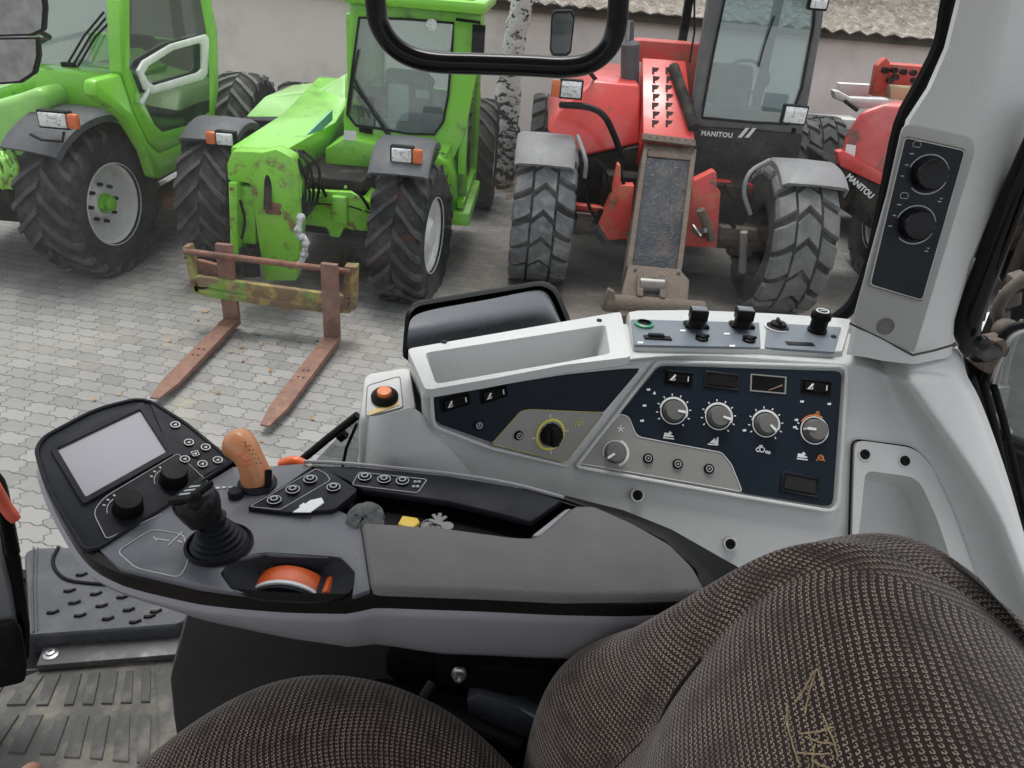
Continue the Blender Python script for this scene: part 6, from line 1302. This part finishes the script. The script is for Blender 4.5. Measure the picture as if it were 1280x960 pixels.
ridges([(-30, 868, 10, 850, -8, 880, -46, 893), (33, 848, 55, 845, 32, 882, 8, 883), (58, 845, 76, 843, 62, 882, 46, 882), (104, 841, 126, 840, 118, 881, 104, 881) if 0 else (100, 842, 100+0, 842, 92, 881, 80, 882), (104, 842, 126, 840, 118, 882, 103, 881), (134, 841, 147, 840, 142, 881, 128, 881), (158, 840, 169, 839, 166, 880, 152, 880), (176, 838, 189, 837, 188, 879, 176, 880)][:2]+
       [(60, 845, 77, 843, 60, 883, 45, 883), (92, 843, 103, 842, 92, 882, 80, 883), (111, 842, 126, 841, 117, 882, 103, 882), (138, 841, 148, 840, 141, 881, 127, 881), (158, 840, 167, 839, 165, 880, 151, 880), (178, 839, 189, 838, 188, 879, 176, 879)])
ridges([(2, 896, 25, 894, -4, 938, -30, 942), (34, 895, 55, 894, 31, 943, 10, 942), (72, 896, 87, 895, 69, 945, 50, 944), (97, 895, 112, 895, 100, 949, 80, 948), (122, 895, 138, 895, 128, 951, 112, 949), (147, 894, 163, 894, 161, 954, 141, 952), (175, 894, 189, 894, 187, 957, 171, 955)])
bm = nb(); q = FL.poly([(194, 836), (198, 900), (196, 990)], .001); tube(bm, q, .0016, 5); q = FL.poly([(30, 838), (120, 832), (194, 828)], .001); tube(bm, q, .0016, 5); link('mat_border', bm, m_matrub, FM)
SP = thing('sill_strip', 'flat dark metal strip screwed down between the mat and step cover', 'strip', at(130, 812, z=ZF+.02))
bm = nb(); prism(bm, [at(a, b, z=ZF+.018) for a, b in [(57, 802), (230, 788), (228, 817), (45, 832)]], -Z1*.016); link('strip_plate', bm, m_steelplate, SP, bevel=.002)
bm = nb(); c = at(64, 818, z=ZF+.018); lathe(bm, c, Z1, [(.014, 0), (.014, .002), (.009, .004), (.008, .008), (.004, .009), (.004, .006), (.0001, .006)], 20); link('bolt', bm, m_chrome, SP)
SV = thing('step_cover', 'shiny black plastic cover with rows of small hooked grip nubs', 'cover', at(130, 740, z=ZF+.06))
ZS = ZF+.05
SQ = [(30, 690), (44, 684), (110, 683), (210, 700), (250, 760), (226, 781), (36, 795), (34, 790)]
bm = nb(); P_ = rounded([at(a, b, z=ZS) for a, b in SQ], .015); loops(bm, [[p-Z1*.045 for p in P_], [p-Z1*.006 for p in P_], inset(P_, .004, (0, 0, 1)), [p+Z1*.0 for p in inset(P_, .010, (0, 0, 1))]], False, True); link('cover_shell', bm, m_step, SV, smooth=50)
bm = nb(); tube(bm, [at(a, b, z=ZS+.001) for a, b in [(73, 684), (66, 700), (72, 716), (92, 727), (150, 732)]], .004, 8, smooth=4); link('cover_groove', bm, m_black, SV)
bm = nb(); tube(bm, [at(a, b, z=ZS+.001) for a, b in [(42, 684), (40, 730), (42, 790)]], .002, 6); tube(bm, [at(a, b, z=ZS+.001) for a, b in [(47, 684), (45, 730), (47, 788)]], .0012, 6); link('cover_bead', bm, m_step, SV)
for (a, b) in ((101, 719), (86, 739), (119, 743), (152, 747), (92, 754), (126, 758), (160, 763), (65, 766), (99, 770), (134, 774), (168, 778), (194, 765), (186, 771)):
    c = at(a, b, z=ZS+.001); X = (at(a+1, b, z=ZS)-at(a, b, z=ZS)).normalized(); bm = nb()
    bar(bm, c-X*.010, c+X*.004, .006, .006); bar(bm, c+X*.003, c+X*.010+V((0, .007, 0)), .005, .006); link('grip_nub', bm, m_black, SV, bevel=.0015)
# fairing / steering column at the left edge
SCo = thing('steering_column', 'dark steering column with grey side panel and rubber foot at the left edge', 'column', (-.95, .85, ZF))
bm = nb(); prism(bm, [at(a, b, y=.86) for a, b in [(-120, 560), (-12, 596), (-2, 660), (20, 705), (32, 790), (32, 830), (0, 850), (-120, 880)]], (0, .02, 0)); link('column_shell', bm, m_blackmatte, SCo, bevel=.012)
bm = nb(); prism(bm, [at(a, b, y=.85) for a, b in [(-120, 640), (-8, 668), (10, 740), (20, 800), (0, 805), (-120, 805)]], (0, .02, 0)); link('side_panel', bm, mat('mid_grey_panel', (.17, .175, .18), .4), SCo, bevel=.004)
bm = nb(); prism(bm, [at(a, b, y=.83) for a, b in [(-120, 800), (14, 780), (22, 792), (30, 836), (28, 856), (-120, 890)]], (0, .015, 0)); link('rubber_foot', bm, m_blackmatte, SCo, bevel=.008)
bm = nb(); tube(bm, [at(-34, 565, y=.80), at(-10, 604, y=.80), at(6, 632, y=.80), at(20, 650, y=.80)], [.009, .009, .0085, .007], 12, smooth=3); link('stalk', bm, mat('red_stalk', (.55, .10, .06), .4), SCo)
bm = nb(); tube(bm, [at(-20, 590, y=.82), at(-3, 604, y=.82), at(6, 640, y=.83), at(16, 690, y=.84)], .010, 10, smooth=3); link('column_arm', bm, m_black, SCo)

CR = thing('cab_roof', 'grey roof lining of the cab above the driver', 'roof', (0, .3, 3.0)); CR['kind'] = 'structure'; del CR['category']
bm = nb(); box(bm, (-.1, .22, 3.03), (1.9, 1.62, .06)); link('roof_lining', bm, mat('roof_lining', (.5, .5, .49), .9), CR, bevel=.02)  # unseen roof, put in to shade the cab; edge kept short for ledge light
# ================================================================= RIGHT EDGE
RT = thing('grab_rail', 'thick black rubber covered tube bent beside the grey pillar', 'handle', at(1215, 430, y=1.05))
bm = nb(); tube(bm, [at(1320, 130, y=1.02), at(1292, 190, y=1.02), at(1262, 260, y=1.02), at(1232, 340, y=1.02), at(1212, 396, y=1.02), at(1210, 420, y=1.03), at(1222, 438, y=1.05), at(1246, 436, y=1.10)], .0175, 16, smooth=5); link('handle_tube', bm, m_gloss, RT)
bm = nb(); tube(bm, [at(1314, 160, y=1.0), at(1262, 300, y=1.0), at(1238, 360, y=1.01), at(1228, 400, y=1.02)], .0035, 8, smooth=4); lathe(bm, at(1226, 428, y=1.0), (0, -1, .1), [(.011, 0), (.009, .01), (.004, .012), (.0001, .012)], 14); link('inner_trim', bm, m_brownblack, RT)
bm = nb(); prism(bm, [at(a, b, y=1.07) for a, b in [(1198, 442), (1206, 434), (1256, 424), (1262, 436), (1238, 470), (1224, 462)]], (0, .03, 0)); link('handle_bracket', bm, m_mudrust, RT, bevel=.004)
HG = thing('body_bracket', 'dusty steel bracket with a bent pin outside beside the rear side window', 'bracket', at(1250, 400, y=1.2))
bm = nb(); tube(bm, [at(1285, 345, y=1.18), at(1262, 362, y=1.18), at(1248, 385, y=1.18), at(1250, 405, y=1.18)], .010, 10, smooth=3)
for (a, b, s) in ((1262, 372, .03), (1250, 392, .024), (1272, 350, .026)): box(bm, at(a, b, y=1.2), (s, .03, s*.8), (V((1, .3, .3)).normalized(), V((0, 1, 0)), V((-.3, 0, 1)).normalized()))
lathe(bm, at(1252, 412, y=1.16), (.1, -1, .2), [(.02, 0), (.02, .02), (.012, .026), (.0001, .028)], 14); link('hinge_block', bm, mat('dusty_hinge', (.10, .085, .07), .85, dirt=[((.34, .31, .27), 25, .56, .7, .8), ((.06, .05, .04), 14, .5, .65, .8)], var=.4, vs=30), HG, bevel=.003)
bm = nb(); box(bm, (1.02, 1.30, 2.02), (.34, .03, .9)); link('hinge_backplate', bm, m_underside, HG)
RW = thing('rear_side_window', 'rounded lower corner of the rear side window in a black rubber frame', 'window', at(1255, 500, y=1.1))
rq = [(1340, 395), (1285, 404), (1262, 412), (1248, 430), (1230, 480), (1226, 508), (1232, 530), (1262, 552), (1340, 580)]
bm = nb(); tube(bm, [at(a, b, y=1.08) for a, b in rq], .0065, 10, smooth=4); link('rubber_frame', bm, m_black, RW)
bm = nb(); tube(bm, [at(1335, 402, y=1.085), at(1285, 411, y=1.085), at(1264, 420, y=1.085), at(1252, 440, y=1.085), at(1236, 486, y=1.085), at(1234, 510, y=1.085), at(1262, 540, y=1.085)], .0055, 8, smooth=4); link('inner_bead', bm, m_chrome, RW)
bm = nb(); prism(bm, [at(a, b, y=1.09) for a, b in rq], (0, .004, 0)); link('glass_pane', bm, m_greyglass, RW)
bm = nb(); prism(bm, [at(a, b, y=1.30) for a, b in [(1262, 486), (1290, 455), (1380, 440), (1380, 620), (1290, 590), (1252, 530)]], (0, .25, 0)); fd = link('rear_fender', bm, mat('pale_fender', (.50, .49, .47), .6), None, bevel=.03); tag(fd, 'pale rear fender seen through the rear side window', 'fender')
bm = nb(); tube(bm, [at(1280, 400, y=1.12), at(1262, 440, y=1.12), at(1250, 500, y=1.12)], .006, 8, smooth=3); box(bm, at(1250, 497, y=1.11), (.02, .012, .045), (V((1, 0, .2)).normalized(), V((0, 1, 0)), V((-.2, 0, 1)).normalized())); link('latch', bm, m_chrome, RW, bevel=.002)
SL = thing('door_seal', 'ribbed black door seal strip running down the right edge', 'seal', at(1250, 600, y=1.0))
bm = nb()
for k, (w_, r_2) in enumerate(((0, .009), (16, .007), (30, .006))):
    tube(bm, [at(1212+w_, 470+k*6, y=1.05+k*.01), at(1228+w_, 540, y=1.05+k*.01), at(1246+w_, 620, y=1.03+k*.01), at(1272+w_, 720, y=1.0), at(1300+w_, 830, y=.97)], r_2, 8, smooth=4)
prism(bm, [at(a, b, y=1.10) for a, b in [(1206, 440), (1228, 450), (1262, 560), (1340, 600), (1340, 860), (1290, 800), (1250, 640)]], (0, .03, 0)); link('seal_strip', bm, m_blackmatte, SL, bevel=.002)
# operator's fingertips at the lower left corner
def finger():
    o = thing('person', "fingertip of the driver's bare hand at the lower left corner", 'person', at(40, 960, y=.42))
    k = bpy.data.meshes.new('hand'); 
    y0 = .47
    J = [at(-70, 1120, y=.40), at(-20, 1050, y=.43), at(10, 1010, y=.45), at(32, 985, y=y0), at(42, 958, y=y0+.005)]
    bm = nb(); n_ = 5
    prof = [.035, .026, .0135, .0130, .0115]
    sp = smooth_path(J, 6); ls = []
    for i, p in enumerate(sp):
        f = i/(len(sp)-1)*4; a = int(min(f, 3)); r0 = prof[a]+(prof[a+1]-prof[a])*(f-a)
        if i >= len(sp)-3: r0 *= (.96, .82, .45)[i-(len(sp)-3)]
        t = (sp[min(i+1, len(sp)-1)]-sp[max(0, i-1)]).normalized(); u, v, _ = basis(t); ls.append([p+(u*math.cos(2*PI*j/16)+v*math.sin(2*PI*j/16))*r0*(1+.03*math.sin(i*2.1)) for j in range(16)])
    loops(bm, ls)
    # the other fingers curl below the picture
    base = J[1]
    for q, (dx, ln, rr) in enumerate(((-45, 70, .0098), (-85, 58, .0095), (-120, 40, .0085))):
        P = smooth_path([at(-60, 1130, y=.40), at(-20+dx, 1080, y=.42), at(0+dx*.9, 1030, y=.44), at(14+dx*.8, 1000+q*8, y=.45), at(20+dx*.8, 990+q*10, y=.44)], 4); tube(bm, P, [.018, rr*1.1, rr, rr*.9, rr*.5], 12)
    P = smooth_path([at(-90, 1150, y=.38), at(60, 1110, y=.38), at(90, 1060, y=.39)], 4); tube(bm, P, [.022, .013, .008], 12)
    link('hand', bm, m_skin, o, smooth=180)
finger()

for _o in (G, Lm, Rd, R2): _o['group'] = 'telehandlers parked in the yard'
# ================================================================= LIGHT, SKY, CAMERA
w = bpy.data.worlds.new('World'); S.world = w; w.use_nodes = True; nt = w.node_tree; N = nt.nodes; L = nt.links
sky = N.new('ShaderNodeTexSky'); sky.sky_type = 'NISHITA'; sky.sun_disc = False; sky.sun_elevation = R(74); sky.sun_rotation = R(-12); sky.air_density = 1.0; sky.dust_density = 3; sky.ozone_density = .6
hs_ = N.new('ShaderNodeHueSaturation'); hs_.inputs['Saturation'].default_value = .22; L.new(sky.outputs[0], hs_.inputs['Color']); L.new(hs_.outputs[0], N['Background'].inputs['Color']); N['Background'].inputs['Strength'].default_value = .145
sd = bpy.data.lights.new('sun', 'SUN'); sd.energy = .95; sd.angle = R(22); sd.color = (1, .97, .93); so = bpy.data.objects.new('sun', sd); C.objects.link(so)
# light from behind-right of the photographer, high
el, az = R(74), R(-12)
dirv = V((math.sin(az)*math.cos(el), math.cos(az)*math.cos(el), math.sin(el)))
so.rotation_euler = (-dirv).to_track_quat('-Z', 'Y').to_euler()
cd = bpy.data.cameras.new('camera'); cd.sensor_width = 36; cd.lens = FPX/1280*36; cd.clip_start = .02; cd.clip_end = 300
co = bpy.data.objects.new('camera', cd); C.objects.link(co)
M_ = Matrix((RR, UU, -_f)).transposed().to_4x4(); M_.translation = CAM; co.matrix_world = M_; S.camera = co
S.view_settings.view_transform = 'Standard'; S.view_settings.look = 'None'; S.view_settings.gamma = 1; S.view_settings.exposure = 1.02; S.view_settings.use_curve_mapping = False
S.cycles.max_bounces = 8; S.cycles.transparent_max_bounces = 12; S.cycles.use_denoising = True
